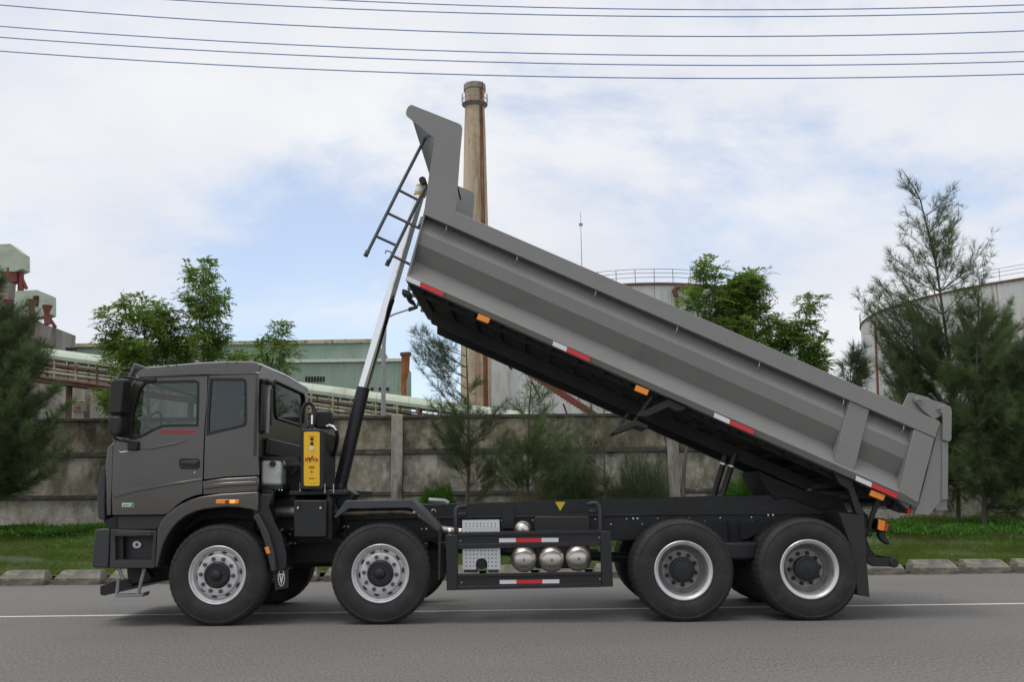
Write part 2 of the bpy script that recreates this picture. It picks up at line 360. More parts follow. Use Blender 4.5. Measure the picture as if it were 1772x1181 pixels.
def catmull(pts, n=24):
    pts = np.array([tuple(p) for p in pts]); k = len(pts); t = np.linspace(0, k-1, n); i = np.clip(t.astype(int), 0, k-2); f = t-i
    return pts[i]*(1-f)[:, None]+pts[i+1]*f[:, None]
def make_tree(name, label, cat, trunk, r0, r1, blobs, nend, style, seed, group=None, leafmat=None, dens=1.0, size=1.0, up=.9, wisp=None):
    """trunk: list of world points; blobs: (px, py, rx_px, ry_px, depth Y) crowns measured off the photograph's plan"""
    rng = np.random.default_rng(seed)
    tr = catmull(trunk, 20); base = Vector(tr[0])
    root = empty(name, base, label, cat, group); off = np.array(base)
    mb = MB(); mb.tube([Vector(p-off) for p in tr], [r0+(r1-r0)*i/19 for i in range(20)], 8)
    wts = np.array([(b[2]*b[3])**.65 for b in blobs], float); wts /= wts.sum()
    br = MB(); TV = []; TD = []; cnt = 0
    for e in range(nend):
        b = blobs[rng.choice(len(blobs), p=wts)]
        c = np.array(W(b[0], b[1], b[4])); sc = (b[4]/FPX)
        q = unit(rng.normal(size=3))*rng.uniform(.35, 1)**.6
        end = c+q*np.array([b[2]*sc, b[2]*sc*.8, b[3]*sc])
        # attach to trunk
        hd = np.linalg.norm(tr[:, :2]-end[:2], axis=1); zt = end[2]-up*hd*rng.uniform(.6, 1.3)
        k = int(np.argmin(np.abs(tr[:, 2]-zt))); k = max(2, min(k, 19)); st = tr[k]
        midp = st*.45+end*.55+np.array([0, 0, (-.12 if style == 'needle' else .12)*np.linalg.norm(end-st)])+rng.normal(size=3)*.05
        t = np.linspace(0, 1, 9); path = bez(st, midp, end, t)
        Lb = np.linalg.norm(end-st)
        rb = min(.018, .003+.005*Lb)*size
        br.tube([Vector(p-off) for p in path[::2]], [rb, rb*.8, rb*.6, rb*.4, rb*.2], 4, cap=False)
        TV.append(path); TD.append(Lb)
    mb.build('trunk', BARK, root); br.build('branches', BARK, root)['kind'] = 'stuff'
    P = []; D = []; LL = []; WW = []
    if style == 'needle':
        for path, Lb in zip(TV, TD):
            nt_ = max(6, int(Lb*30*dens*(1 if wisp is None or path[-1][2] < wisp else .42))); tt = rng.uniform(.18, 1, nt_)**.8
            i = np.clip((tt*8).astype(int), 0, 7); f = (tt*8-i)[:, None]; p0 = path[i]*(1-f)+path[i+1]*f; bd = unit(path[i+1]-path[i])
            td = unit(bd*.9+rng.normal(size=(nt_, 3))*.55+np.array([0, 0, .25])); tl = rng.uniform(.14, .42, nt_)*(1.15-tt*.75)*size
            for a, d, l_ in zip(p0, td, tl):
                m_ = max(8, int(l_*95)); s = rng.uniform(0, 1, m_)
                P.append(a+d*(s*l_)[:, None]+np.array([0, 0, -.12])*(s**2*l_)[:, None]); dd = unit(d+rng.normal(size=(m_, 3))*.45+np.array([0, 0, .1]))
                D.append(dd); LL.append(rng.uniform(.07, .21, m_)*size); WW.append(rng.uniform(.0035, .0075, m_)*size)
        P, D, LL, WW = map(np.concatenate, (P, D, LL, WW)); V, Fq = seg_quads(P-off, D, LL, WW, rng)
    else:
        Q = []
        for path, Lb in zip(TV, TD):
            nf = max(6, int(Lb*13.5*dens)); tt = rng.uniform(.3, 1, nf)**.7
            i = np.clip((tt*8).astype(int), 0, 7); f = (tt*8-i)[:, None]; p0 = path[i]*(1-f)+path[i+1]*f; bd = unit(path[i+1]-path[i])
            fd = unit(bd*.5+rng.normal(size=(nf, 3))*.7+np.array([0, 0, .25])); fl = rng.uniform(.22, .42, nf)*size
            for a, d, l_ in zip(p0, fd, fl):
                m_ = 6; s = np.repeat(np.linspace(.2, 1, m_), 2); sg = np.tile([1, -1], m_)
                pp = a+d*(s*l_)[:, None]+np.array([0, 0, -.35])*(s**2*l_)[:, None]
                sd_ = unit(np.cross(d, [0, 0, 1])); nrm = unit(np.cross(sd_, d)+rng.normal(size=3)*.25)
                ld = unit(d*.55+sd_*sg[:, None]*.8+np.array([0, 0, -.32])+rng.normal(size=(2*m_, 3))*.16)
                P.append(pp); D.append(ld); LL.append(rng.uniform(.10, .16, 2*m_)*size); WW.append(rng.uniform(.03, .044, 2*m_)*size); Q.append(np.tile(nrm, (2*m_, 1)))
        P, D, LL, WW, Q = map(np.concatenate, (P, D, LL, WW, Q)); V, Fq = leaf_quads(P-off, D, LL, WW, rng, Q)
    rawmesh('crown', V, Fq, leafmat, root, 4)['kind'] = 'stuff'
    return root
def gbase(px, Y):
    p = W(px, 900, Y); return Vector((p.x, Y, vz(p.x, min(Y, 25)) if Y < 25.3 else .45))

# casuarinas between kerb and wall
make_tree('casuarina_tree', 'dense dark casuarina at the left edge hiding part of the wall', 'tree',
          [gbase(-35, 22.5), W(-30, 760, 22.5), W(-20, 600, 22.6), W(-18, 440, 22.6)], .13, .02,
          [(-35, 600, 120, 75, 22.5), (-10, 690, 130, 85, 22.3), (-25, 790, 135, 80, 22.3), (25, 570, 60, 55, 22.6), (-25, 500, 50, 60, 22.6), (45, 720, 70, 100, 22.0), (60, 620, 40, 40, 22.4), (80, 780, 50, 50, 22)], 240, 'needle', 11, leafmat=NEEDLE, dens=1.25, size=1.1)
make_tree('casuarina_tree', 'sparse casuarina sapling with a bare stem between the hoist cylinder and the raised body', 'tree',
          [gbase(806, 22.8), W(812, 800, 22.8), W(810, 700, 22.8), W(806, 580, 22.8)], .05, .012,
          [(722, 572, 18, 14, 22.8), (745, 600, 45, 34, 22.8), (790, 600, 55, 35, 22.8), (850, 690, 42, 45, 22.8), (780, 700, 70, 45, 22.8), (820, 760, 95, 50, 22.6), (790, 740, 80, 45, 22.7), (850, 820, 40, 25, 22.6)], 74, 'needle', 5, leafmat=NEEDLE2, dens=.8, size=.95)
make_tree('casuarina_tree', 'bushy young casuarina in front of the wall behind the side guard', 'tree',
          [gbase(912, 22.4), W(914, 800, 22.4), W(916, 700, 22.4), W(920, 660, 22.4)], .04, .01,
          [(925, 690, 45, 40, 22.4), (930, 750, 85, 42, 22.4), (940, 800, 90, 42, 22.3), (890, 790, 60, 40, 22.4)], 95, 'needle', 6, leafmat=NEEDLE, dens=.85, size=.95)
make_tree('casuarina_tree', 'thin casuarina sapling against the wall under the middle of the raised body', 'tree',
          [gbase(1048, 23.4), W(1046, 800, 23.4), W(1044, 700, 23.4)], .03, .008,
          [(1030, 740, 55, 50, 23.4), (1050, 820, 45, 40, 23.3)], 30, 'needle', 7, leafmat=NEEDLE2, dens=.6, size=.9)
make_tree('casuarina_tree', 'tall wispy casuarina with bare leaning top rising above the tipper tail', 'tree',
          [gbase(1658, 22.6), W(1657, 780, 22.6), W(1640, 600, 22.6), W(1619, 451, 22.6), W(1591, 340, 22.6), W(1560, 292, 22.6)], .055, .006,
          [(1563, 306, 9, 14, 22.6), (1575, 326, 16, 24, 22.6), (1646, 350, 16, 42, 22.6), (1512, 520, 34, 40, 22.6), (1540, 470, 30, 45, 22.6), (1600, 410, 72, 62, 22.6), (1640, 400, 50, 75, 22.6), (1570, 500, 90, 60, 22.6), (1690, 430, 40, 60, 22.7), (1590, 590, 95, 65, 22.5), (1640, 650, 95, 60, 22.4), (1600, 700, 80, 60, 22.4), (1555, 600, 55, 60, 22.5), (1660, 590, 60, 60, 22.5), (1700, 560, 80, 60, 22.6), (1655, 770, 60, 60, 22.5), (1640, 850, 50, 40, 22.5), (1690, 760, 60, 60, 22.6), (1620, 790, 50, 60, 22.5)], 290, 'needle', 21, leafmat=NEEDLE, dens=1.05, size=1.05, up=1.3, wisp=W(1600, 530, 22.6).z)
make_tree('casuarina_tree', 'broad dark casuarina at the right edge behind the verge', 'tree',
          [gbase(1703, 21.6), W(1702, 800, 21.6), W(1690, 650, 21.6), W(1695, 480, 21.6)], .07, .008,
          [(1700, 640, 85, 75, 21.6), (1760, 600, 85, 80, 21.6), (1720, 720, 90, 60, 21.5), (1800, 720, 80, 70, 21.5), (1770, 800, 70, 60, 21.4), (1690, 800, 60, 60, 21.5), (1840, 620, 90, 90, 21.6), (1690, 520, 45, 60, 21.6), (1740, 850, 70, 40, 21.4), (1700, 690, 90, 60, 21.6)], 270, 'needle', 22, leafmat=NEEDLE, dens=1.0, size=1.15, wisp=W(1600, 520, 22.6).z)
make_tree('casuarina_tree', 'small distant casuarina showing just above the rail near the right tank', 'tree',
          [gbase(1470, 30), W(1470, 760, 30), W(1472, 640, 30)], .08, .01,
          [(1470, 650, 35, 35, 30), (1490, 620, 16, 30, 30)], 40, 'needle', 23, leafmat=NEEDLE2, dens=.8, size=1.3)
# broadleaf trees
make_tree('broadleaf_tree', 'leafy green tree with spreading crown above the left of the cab roof', 'tree',
          [gbase(262, 24.2), W(258, 760, 24.2), W(255, 640, 24.2), W(245, 520, 24.2)], .07, .015,
          [(245, 535, 50, 32, 24.2), (205, 560, 40, 38, 24.2), (265, 590, 70, 45, 24.2), (230, 610, 60, 40, 24.2), (290, 620, 60, 25, 24.2), (200, 690, 45, 28, 24.0), (285, 560, 40, 30, 24.2)], 125, 'leaf', 31, leafmat=LEAF, dens=1.0)
make_tree('broadleaf_tree', 'tallest narrow leafy green tree above the cab roof', 'tree',
          [gbase(345, 24.4), W(350, 760, 24.4), W(352, 640, 24.4), W(352, 460, 24.4)], .06, .012,
          [(350, 475, 28, 26, 24.4), (352, 515, 42, 34, 24.4), (360, 560, 45, 40, 24.4), (348, 605, 52, 34, 24.4)], 95, 'leaf', 32, leafmat=LEAF, dens=1.05)
make_tree('broadleaf_tree', 'low leafy treetop showing above the rear of the cab roof', 'tree',
          [gbase(462, 24.3), W(462, 760, 24.3), W(466, 660, 24.3), W(478, 575, 24.3)], .05, .01,
          [(482, 578, 24, 22, 24.3), (470, 610, 42, 24, 24.3), (415, 625, 30, 18, 24.3), (480, 640, 30, 16, 24.3)], 45, 'leaf', 33, leafmat=LEAF, dens=.95)
make_tree('broadleaf_tree', 'leafy green tree in front of the middle storage tank above the tipper rail', 'tree',
          [gbase(1180, 24.3), W(1184, 800, 24.3), W(1215, 650, 24.3), W(1238, 480, 24.3)], .06, .012,
          [(1225, 470, 35, 26, 24.3), (1215, 520, 38, 30, 24.3), (1265, 520, 48, 36, 24.3), (1300, 500, 32, 28, 24.3), (1290, 560, 60, 40, 24.3), (1310, 492, 30, 26, 24.3), (1250, 560, 40, 30, 24.3)], 125, 'leaf', 34, leafmat=LEAF, dens=1.05)
make_tree('broadleaf_tree', 'leafy green tree with pointed crown right of the tree by the tank, above the rail', 'tree',
          [gbase(1372, 24.5), W(1372, 760, 24.5), W(1380, 640, 24.5), W(1400, 520, 24.5)], .06, .012,
          [(1402, 525, 26, 25, 24.5), (1395, 575, 42, 36, 24.5), (1375, 610, 60, 35, 24.5), (1415, 630, 32, 28, 24.5), (1350, 580, 35, 35, 24.5)], 90, 'leaf', 35, leafmat=LEAF, dens=1.05)
# shrubs: dense little leaf or grass mounds
def shrub(name, label, px, py, rx, ry, Y, n, seed, m, blade=(.12, .02), cat='shrub', updir=.8):
    rng = np.random.default_rng(seed); c = W(px, py, Y); b = gbase(px, Y); sc = Y/FPX; off = np.array(b)
    root = empty(name, b, label, cat)
    stem = MB()
    ph = rng.uniform(0, 6, 3)
    q = unit(rng.normal(size=(n, 3)))*(rng.uniform(.05, 1, n)**.45)[:, None]; q[:, 2] = np.abs(q[:, 2])
    hgt = (c.z+ry*sc)-b.z
    aa = np.arctan2(q[:, 0], q[:, 2]); q *= (.98+.09*np.sin(aa*3+ph[0])+.08*np.sin(aa*7+ph[1])+.06*np.sin(aa*13+ph[2]))[:, None]
    P = off+q*np.array([rx*sc, rx*sc*.7, hgt*.92]); P[:, 0] += c.x-b.x
    if rx > 60:
        P[:, 0] = off[0]+rng.uniform(-1, 1, n)*rx*sc*1.15; P[:, 1] = off[1]+rng.normal(size=n)*.9; xx = P[:, 0]
        hm = .35+.35*np.sin(xx*2.1+ph[0])*np.sin(xx*5.3+ph[1])+.3*np.sin(xx*11+ph[2])**2; P[:, 2] = off[2]+rng.uniform(0, 1, n)*np.clip(hm, .1, 1)*max(hgt, .3)*.62
    for k in range(9):
        e = P[rng.integers(n)]; stem.tube([Vector((0, 0, 0)), Vector((e-off)*np.array([.4, .4, .6])), Vector(e-off)], [.012, .008, .003], 4, cap=False)
    stem.build('stems', BARK, root)['kind'] = 'stuff'
    D = unit(q*np.array([1, 1, .6])+rng.normal(size=(n, 3))*.4+np.array([0, 0, updir]))
    V, Fq = leaf_quads(P-off, D, rng.uniform(.6, 1.3, n)*blade[0], rng.uniform(.7, 1.2, n)*blade[1], rng)
    rawmesh('foliage', V, Fq, m, root, 4)['kind'] = 'stuff'; return root
shrub('shrub', 'bright green rounded shrub at the wall foot just above the chassis', 754, 857, 38, 20, 23.6, 9000, 41, WEED, (.14, .016))
shrub('shrub', 'bright green rounded bush by the tipping struts above the chassis', 1298, 838, 42, 28, 23.6, 11000, 42, WEED, (.14, .018))
shrub('shrub', 'low leafy undergrowth beneath the casuarina at the right', 1600, 915, 80, 14, 21.5, 9000, 43, WEED, (.09, .035))
shrub('shrub', 'leafy dark undergrowth at the right edge of the verge', 1740, 905, 80, 18, 21.8, 9000, 44, WEED, (.09, .035))
shrub('shrub', 'low green undergrowth at the wall foot left of the cab', 60, 915, 90, 14, 23.5, 7000, 45, WEED, (.09, .03))
shrub('dry_grass_clump', 'tall dry straw coloured grass at the wall foot behind the chassis', 925, 862, 45, 16, 24.0, 2600, 46, mat('straw', (.2, .16, .09), .8, trans=.3), (.3, .008), 'grass clump', 1.5)
shrub('shrub', 'green climbing undergrowth against the wall below the casuarinas', 1000, 850, 80, 24, 24.2, 6000, 47, WEED, (.11, .02))
shrub('weed_thicket', 'tall olive weeds against the wall behind the side guard', 985, 822, 59, 52, 24.2, 11000, 48, NEEDLE2, (.32, .008), 'weeds', 1.2)
shrub('weed_thicket', 'tall olive weeds at the wall foot below the bracket of the raised body', 1110, 828, 59, 44, 24.2, 9000, 49, NEEDLE2, (.3, .008), 'weeds', 1.2)
# grass on the verge
def grass(n, x0, x1, y0, y1, h, wd, seed, m, name='grass', label='short green grass on the verge behind the kerb blocks'):
    rng = np.random.default_rng(seed); x = rng.uniform(x0, x1, n*2); y = y0+(y1-y0)*rng.uniform(0, 1, n*2)
    k = (np.sin(x*1.7+y*2.1)+np.sin(x*.6-y*1.3+1)+np.sin(x*4.3+y*3.1)*.6+rng.normal(size=n*2)*.8) > -1.6
    bare = ((x+9.1)**2/.25+(y-18.6)**2/.12) < 1
    x, y = x[k & ~bare][:n], y[k & ~bare][:n]; n = len(x)
    t = np.clip((y-16.5)/7.5, 0, 1); z = .13+.57*t**1.1+(.035*np.sin(x*.9+y*.6)+.02*np.sin(x*2.7-y*1.9))*np.minimum(1, t*3)-.01
    P = np.stack([x, y, z], 1); D = unit(rng.normal(size=(n, 3))*.5+np.array([0, 0, 1.0])); D[:, 2] = np.abs(D[:, 2])
    Lh = rng.uniform(.4, 1.3, n)*h*(1+.6*np.sin(x*2.3+y*1.1)*np.sin(y*2.7-x*.7)); Wd = rng.uniform(.7, 1.4, n)*wd
    rv = rng.normal(size=(n, 3)); s = unit(np.cross(D, rv))*(Wd/2)[:, None]
    V = np.stack([P-s, P+s, P+D*Lh[:, None]], 1).reshape(-1, 3)
    o = rawmesh(name, V, np.arange(n*3).reshape(n, 3), m, None, 3); return tag(o, label, 'grass', kind='stuff')
grass(450000, -13, 13, 16.62, 24.9, .085, .009, 51, GRASS)
rng = np.random.default_rng(77); n = 36000
x = rng.uniform(-13, 13, n); y = 16.7+8*rng.uniform(0, 1, n)**.8
k = (np.sin(x*1.1+y*.8)+np.sin(x*2.9-y*1.7)+rng.normal(size=n)*.5+(y-20)*.12) > .4; x, y = x[k], y[k]; n = len(x)
t = np.clip((y-16.5)/7.5, 0, 1); z = .13+.57*t**1.1+rng.uniform(0, .09, n)
V, Fq = leaf_quads(np.stack([x, y, z], 1), unit(rng.normal(size=(n, 3))+np.array([0, 0, .4])), rng.uniform(.04, .09, n), rng.uniform(.02, .045, n), rng, unit(rng.normal(size=(n, 3))*.6+np.array([0, 0, 1])))
tag(rawmesh('weeds', V, Fq, WEED, None, 4), 'broad leaved green weeds spreading over the verge', 'weeds', kind='stuff')

# ------------------------------------------------------------------ boundary wall
WY = 25.0
ztop = W(700, 719, WY).z; zm = W(700, 779, WY).z; zl = W(700, 853, WY).z; zb = .45
wall = empty('boundary_wall', (0, WY, 0), 'long mouldy grey concrete panel wall with pillars behind the truck', 'wall')
pitch = W(1165, 800, WY).x-W(687, 800, WY).x; px0 = W(687, 800, WY).x
x_first = px0-3*pitch; nb = 7
rr = random.Random(8)
for i in range(nb):
    xa = x_first+pitch*i+.15; xb = xa+pitch-.30
    halves = [(xa, xb)]
    for (u0, u1) in halves:
        for j, (z0, z1) in enumerate([(zb, zl-.07), (zl+.02, zm-.10), (zm+.02, ztop-.09)]):
            dy = rr.uniform(-.012, .012)
            MB().box((u0, .04+dy, z0), (u1, .14+dy, z1)).build('panel', (CONCW, CONCM, CONC)[j], wall, bevel=.01)
    for z_, h_ in ((zl, .09), (zm, .12), (ztop, .09)):
        MB().box((xa-.0, -.02, z_-h_), (xb+.0, .18, z_+(0 if z_ == ztop else .02))).build('ledge', CONCD, wall, bevel=.015)
for i in range(nb+1):
    xc = x_first+pitch*i
    MB().box((xc-.148, -.07, zb), (xc+.148, .24, ztop+.01)).build('pillar', CONCL, wall, bevel=.015)

# ------------------------------------------------------------------ far factory
def wbox(mb, px0, py0, px1, py1, Y, depth):
    a = W(px0, py1, Y); b = W(px1, py0, Y); mb.box((a.x, Y, a.z), (b.x, Y+depth, b.z)); return mb
def local(o_root):  # parts of far things are meshed in world space, roots sit at their base
    return o_root
def far_root(name, x, y, label, cat, group=None): return empty(name, (x, y, .45), label, cat, group)
def fb(mb, name, m, root, bevel=0, **k):
    o = Vector(root.location); mb.v = [(v[0]-o.x, v[1]-o.y, v[2]-o.z) for v in mb.v]
    return mb.build(name, m, root, bevel, **k)
# chimney
cyd = 80; cb = W(824, 700, cyd)
ch = far_root('chimney', cb.x, cyd, 'tall round rust streaked concrete factory chimney behind the raised body', 'chimney')
top = W(822, 148, cyd); r_t = 18.3*cyd/FPX; r_b = 28*cyd/FPX
prof = [(r_b, 0), (r_b*.93, top.z*.45-.45), (r_t*1.05, top.z*.88), (r_t*.96, top.z-2.0), (r_t*1.03, top.z-.4), (r_t*1.0, top.z-.45), (r_t*.8, top.z-.45), (r_t*.8, top.z-3)]
MB().lathe(prof, axis='z', n=40).build('shaft', CHIM, ch)
MB().lathe([(r_t*1.0, top.z-.46), (r_t*1.1, top.z-.46), (r_t*1.1, top.z-.95), (r_t*.98, top.z-.95)], axis='z', n=40).build('rim', FCONC, ch)
zpl = W(822, 181, cyd).z-.45; rp = 23.5*cyd/FPX
MB().lathe([(r_t*.9, zpl-.45), (rp*.95, zpl-.06), (rp, zpl-.04), (rp, zpl+.03), (r_t*.9, zpl+.03)], axis='z', n=32).build('gallery', FCONC, ch)
mb = MB()
for h in (.4, .8): mb.lathe([(rp, zpl+h), (rp+.03, zpl+h+.03), (rp, zpl+h+.05), (rp-.03, zpl+h+.03), (rp, zpl+h)], axis='z', n=32)
for k in range(16):
    a = k/16*2*math.pi; mb.tube([(rp*math.cos(a), rp*math.sin(a), zpl), (rp*math.cos(a), rp*math.sin(a), zpl+.8)], .018, 4)
mb.build('railing', STEELG, ch)
mb = MB()   # rust stained lightning strap and ladder down the camera-right side
for k, (a, wd) in enumerate(((R_(-52), .12),)):
    for s in (-1, 1):
        pts = []
        for (r, h) in prof[:5]:
            pts.append(((r+.04)*math.cos(a)+s*wd, (r+.04)*math.sin(a), h))
        mb.tube(pts, .03, 4)
mb.build('ladder', RUST, ch)
a0, a1 = R_(-62), R_(-40); mb = MB(); rings = []
for (r, h) in prof[:5]: rings.append([((r+.02)*math.cos(a0+(a1-a0)*q/6), (r+.02)*math.sin(a0+(a1-a0)*q/6), h) for q in range(7)])
mb.loft(rings, cap=False, closed=False); mb.build('rust_stain', mat('rust_streak', (.24, .10, .05), .9, 0, .4, 1, dirt=(.42, .33, .21), dscale=(3, 3, .15), dlo=.55, dhi=.7), ch)
# mast
mp_ = W(1010, 600, 125); ms = far_root('radio_mast', mp_.x, 125, 'thin radio mast rising above the tipper rail beside the tank', 'mast')
tz = W(1010, 367, 125).z-.45
MB().tube([(0, 0, 0), (0, 0, tz*.8), (0, 0, tz)], [.1, .06, .03], 6).build('pole', STEELG, ms)
MB().box((-.25, -.05, tz*.95), (.25, .05, tz*.96)).build('crossbar', STEELG, ms)

def tank(px_c, Yc, px_edge, rim_px, label, stairs=False):
    c = W(px_c, 700, Yc); ang = math.atan((px_c-CX)/FPX)-math.atan((px_edge-CX)/FPX)
    D_ = math.hypot(c.x, Yc); Rr = D_*math.sin(abs(ang))
    near = Yc-Rr; root = far_root('storage_tank', c.x, Yc, label, 'storage tank')
    # height from the rim pixel seen at the near side of the shell
    d = ray(*rim_px); dn = Vector((d.x, d.y)); cc = Vector((c.x, Yc)); A = dn.dot(dn); B = -2*dn.dot(cc); Cq = cc.dot(cc)-Rr*Rr
    tq = (-B-math.sqrt(max(0, B*B-4*A*Cq)))/(2*A); H = CP.z+d.z*tq-.45
    ns = 36; plates = MB()
    me_ = None
    for k in range(ns):    # vertical shell sheets
        a0, a1 = 2*math.pi*k/ns, 2*math.pi*(k+1)/ns-.002
        mb = MB(); vs = []; m_ = 16
        rings = []
        for q in range(m_+1):
            a = (a1-a0)*q/m_; r = Rr+(.035 if q % 2 else 0)
            rings.append([(r*math.cos(a), r*math.sin(a), 0), (r*math.cos(a), r*math.sin(a), H)])
        for q in range(m_): mb.add([rings[q][0], rings[q+1][0], rings[q+1][1], rings[q][1]], [(0, 1, 2, 3)])
        if me_ is None:
            o = mb.build('shell_sheet', TANK, root, smooth=False); me_ = o.data
        else: o = link('shell_sheet', me_, root)
        o.rotation_euler = (0, 0, a0)
    MB().lathe([(Rr-.1, H), (Rr+.18, H), (Rr+.18, H+.2), (Rr*.7, H+1.0), (Rr*.3, H+1.6), (.01, H+1.8)], axis='z', n=64).build('roof', TANKR, root)
    mb = MB(); hh = 1.25
    for h in (.5, .9, hh): mb.tube([((Rr+.1)*math.cos(2*math.pi*k/72), (Rr+.1)*math.sin(2*math.pi*k/72), H+.2+h) for k in range(73)], .028, 4)
    for k in range(44):
        a = 2*math.pi*k/44; mb.tube([((Rr+.1)*math.cos(a), (Rr+.1)*math.sin(a), H+.1), ((Rr+.1)*math.cos(a), (Rr+.1)*math.sin(a), H+.2+hh)], .035, 4)
    mb.build('railing', STEELG, root)
    for h in (H*.33, H*.66): MB().lathe([(Rr, h), (Rr+.07, h), (Rr+.07, h+.05), (Rr, h+.05)], axis='z', n=64).build('hoop', mat('hoop_steel', (.3, .3, .3), .6), root)
    return root, c, Rr, H
tk, tcn_, tR, tH = tank(1105, 95, 900, (1105, 494), 'pale corrugated storage tank with rusty roof rim behind the middle of the raised body')
def tl(px, py, Y): return W(px, py, Y)-Vector(tk.location)
Yn = 95-tR-.35
mb = MB(); mb.tube([tl(1170, 513, Yn), tl(1167, 503, Yn), tl(1171, 498, Yn), tl(1190, 499, Yn), tl(1215, 503, Yn)], .24, 8); mb.build('pipe', RUST, tk)
mb = MB(); mb.tube([tl(1172, 512, Yn), tl(1172, 545, Yn)], .18, 8); mb.build('pipe', RUST, tk)
Ys = 74.0
for dp in (0, 9):
    mb = MB(); a = tl(850, 600+dp, Ys); b = tl(1045, 727+dp, Ys); y_ = (0 if dp else 1.3)
    n_ = (Vector((b.x-a.x, 0, b.z-a.z)).normalized()); up_ = Vector((-n_.z, 0, n_.x))
    mb.extrude([a-up_*.0+Vector((0, y_, 0)), b+Vector((0, y_, 0)), b-up_*.0+Vector((0, y_, .40)), a+Vector((0, y_, .40))], (0, .12, 0)); mb.build('stringer', REDP, tk)
for k in range(34):
    p = tl(850+(195)*k/34, 604+(127)*k/34, Ys); MB().box((p.x-.2, p.y, p.z), (p.x+.2, p.y+1.38, p.z+.04)).build('tread', REDP, tk)
mb = MB()
for yy in (0, 1.38):
    for h in (.45, .9, 1.35): mb.tube([tl(850, 604, Ys)+Vector((0, yy, h)), tl(1045, 731, Ys)+Vector((0, yy, h))], .022, 4)
mb.build('handrail', STEELG, tk)
for k in range(9):
    p = tl(850+195*k/9, 604+127*k/9, Ys); MB().tube([p, p+Vector((0, 0, 1.35))], .05, 5).build('rail_post', REDP, tk)
for (q0, q1) in (((868, 620), (886, 640)), ((920, 660), (935, 690)), ((975, 700), (985, 728))):
    MB().tube([tl(*q0, Ys+.6), tl(*q1, Ys+1.8)], .07, 5).build('brace', RUST, tk)
tk2, tc2, tR2, tH2 = tank(1900, 105, 1499, (1772, 484), 'large pale storage tank with a railing at the right edge behind the casuarinas')
p0 = W(1514, 555, 97.9)-Vector(tk2.location); p1 = W(1521, 720, 97.9)-Vector(tk2.location)
MB().tube([p0, p1], .13, 6).build('pipe', REDP, tk2)
pb = far_root('factory_building', W(878, 700, 112).x, 112, 'pale corrugated building between the chimney foot and the storage tank', 'building')
mb = MB(); wbox(mb, 835, 608, 905, 780, 112, 8); fb(mb, 'wall', TANK, pb)
# left concrete works
Yb = 62
bx_ = W(60, 700, Yb); fw = far_root('factory_building', bx_.x, Yb, 'stained concrete factory block with green rooftop housings at the left', 'building')
mb = MB(); wbox(mb, -260, 554, 60, 780, Yb, 6.2); fb(mb, 'wall', FCONC, fw)
mb = MB(); wbox(mb, -220, 488, 16, 560, Yb+1, .9); fb(mb, 'upper_block', FCONC, fw)
for (x0, y0, x1, y1) in ((77, 598, 90, 606), (113, 602, 130, 606), (20, 600, 36, 610)):
    mb = MB(); wbox(mb, x0, y0, x1, y1, Yb-.06, .3); fb(mb, 'window', DARKW, fw)
def housing(x0, x1, y0, y1, rise, Y, legs, door=None):
    mb = MB(); a, b = W(x0, y1, Y), W(x1, y1, Y); c, d = W(x1, y0+rise, Y), W((x0+x1)/2+(x1-x0)*.15, y0, Y); e_ = W(x0, y0+2, Y)
    pts = [(a.x, Y, a.z), (b.x-.5, Y, b.z), (b.x, Y, b.z+.2), (c.x, Y, c.z), (d.x, Y, d.z), (e_.x, Y, e_.z)]
    mb.extrude(pts, (0, 1.1, 0)); h = mb; hh_ = fb(h, 'roof_housing', GREENP, fw)
    if door:
        mb = MB(); wbox(mb, *door, Y-.05, .2); fb(mb, 'door', DARKW, fw)
    for (u0, v0, u1, v1, r) in legs:
        mb = MB(); mb.tube([W(u0, v0, Y+.5), W(u1, v1, Y+.5)], r, 6); fb(mb, 'support_leg', REDP, fw)
housing(-20, 38, 422, 470, 16, Yb+1.5, [(36, 465, 36, 505, .2), (30, 465, 46, 500, .12), (12, 468, 4, 490, .14), (20, 466, 20, 490, .55)])
housing(26, 84, 502, 548, 8, Yb+.6, [(70, 545, 62, 556, .12), (82, 546, 96, 567, .12), (34, 546, 34, 556, .12)], (56, 512, 67, 530))
for (u, v0, v1) in ((15, 520, 550), (56, 519, 552), (82, 529, 562)):
    mb = MB(); a = W(u, v1, Yb-.8); b = W(u, v0, Yb-.8); mb.tube([a, b-Vector((0, 0, .5)), b], [.2, .17, .33], 10); fb(mb, 'duct', REDP, fw)
bl = far_root('factory_building', W(160, 720, 52).x, 52, 'low pale concrete building under the conveyor left of the cab', 'building')
mb = MB(); wbox(mb, 60, 640, 150, 800, 52, 6); fb(mb, 'wall', FCONC, bl)
mb = MB(); wbox(mb, 150.2, 668, 265, 800, 51, 6); fb(mb, 'wall', FCONC, bl)
for k in range(5):
    mb = MB(); wbox(mb, 126, 694+k*4, 149, 695.6+k*4, 51.9, .15); fb(mb, 'louvre', CREAM, bl)
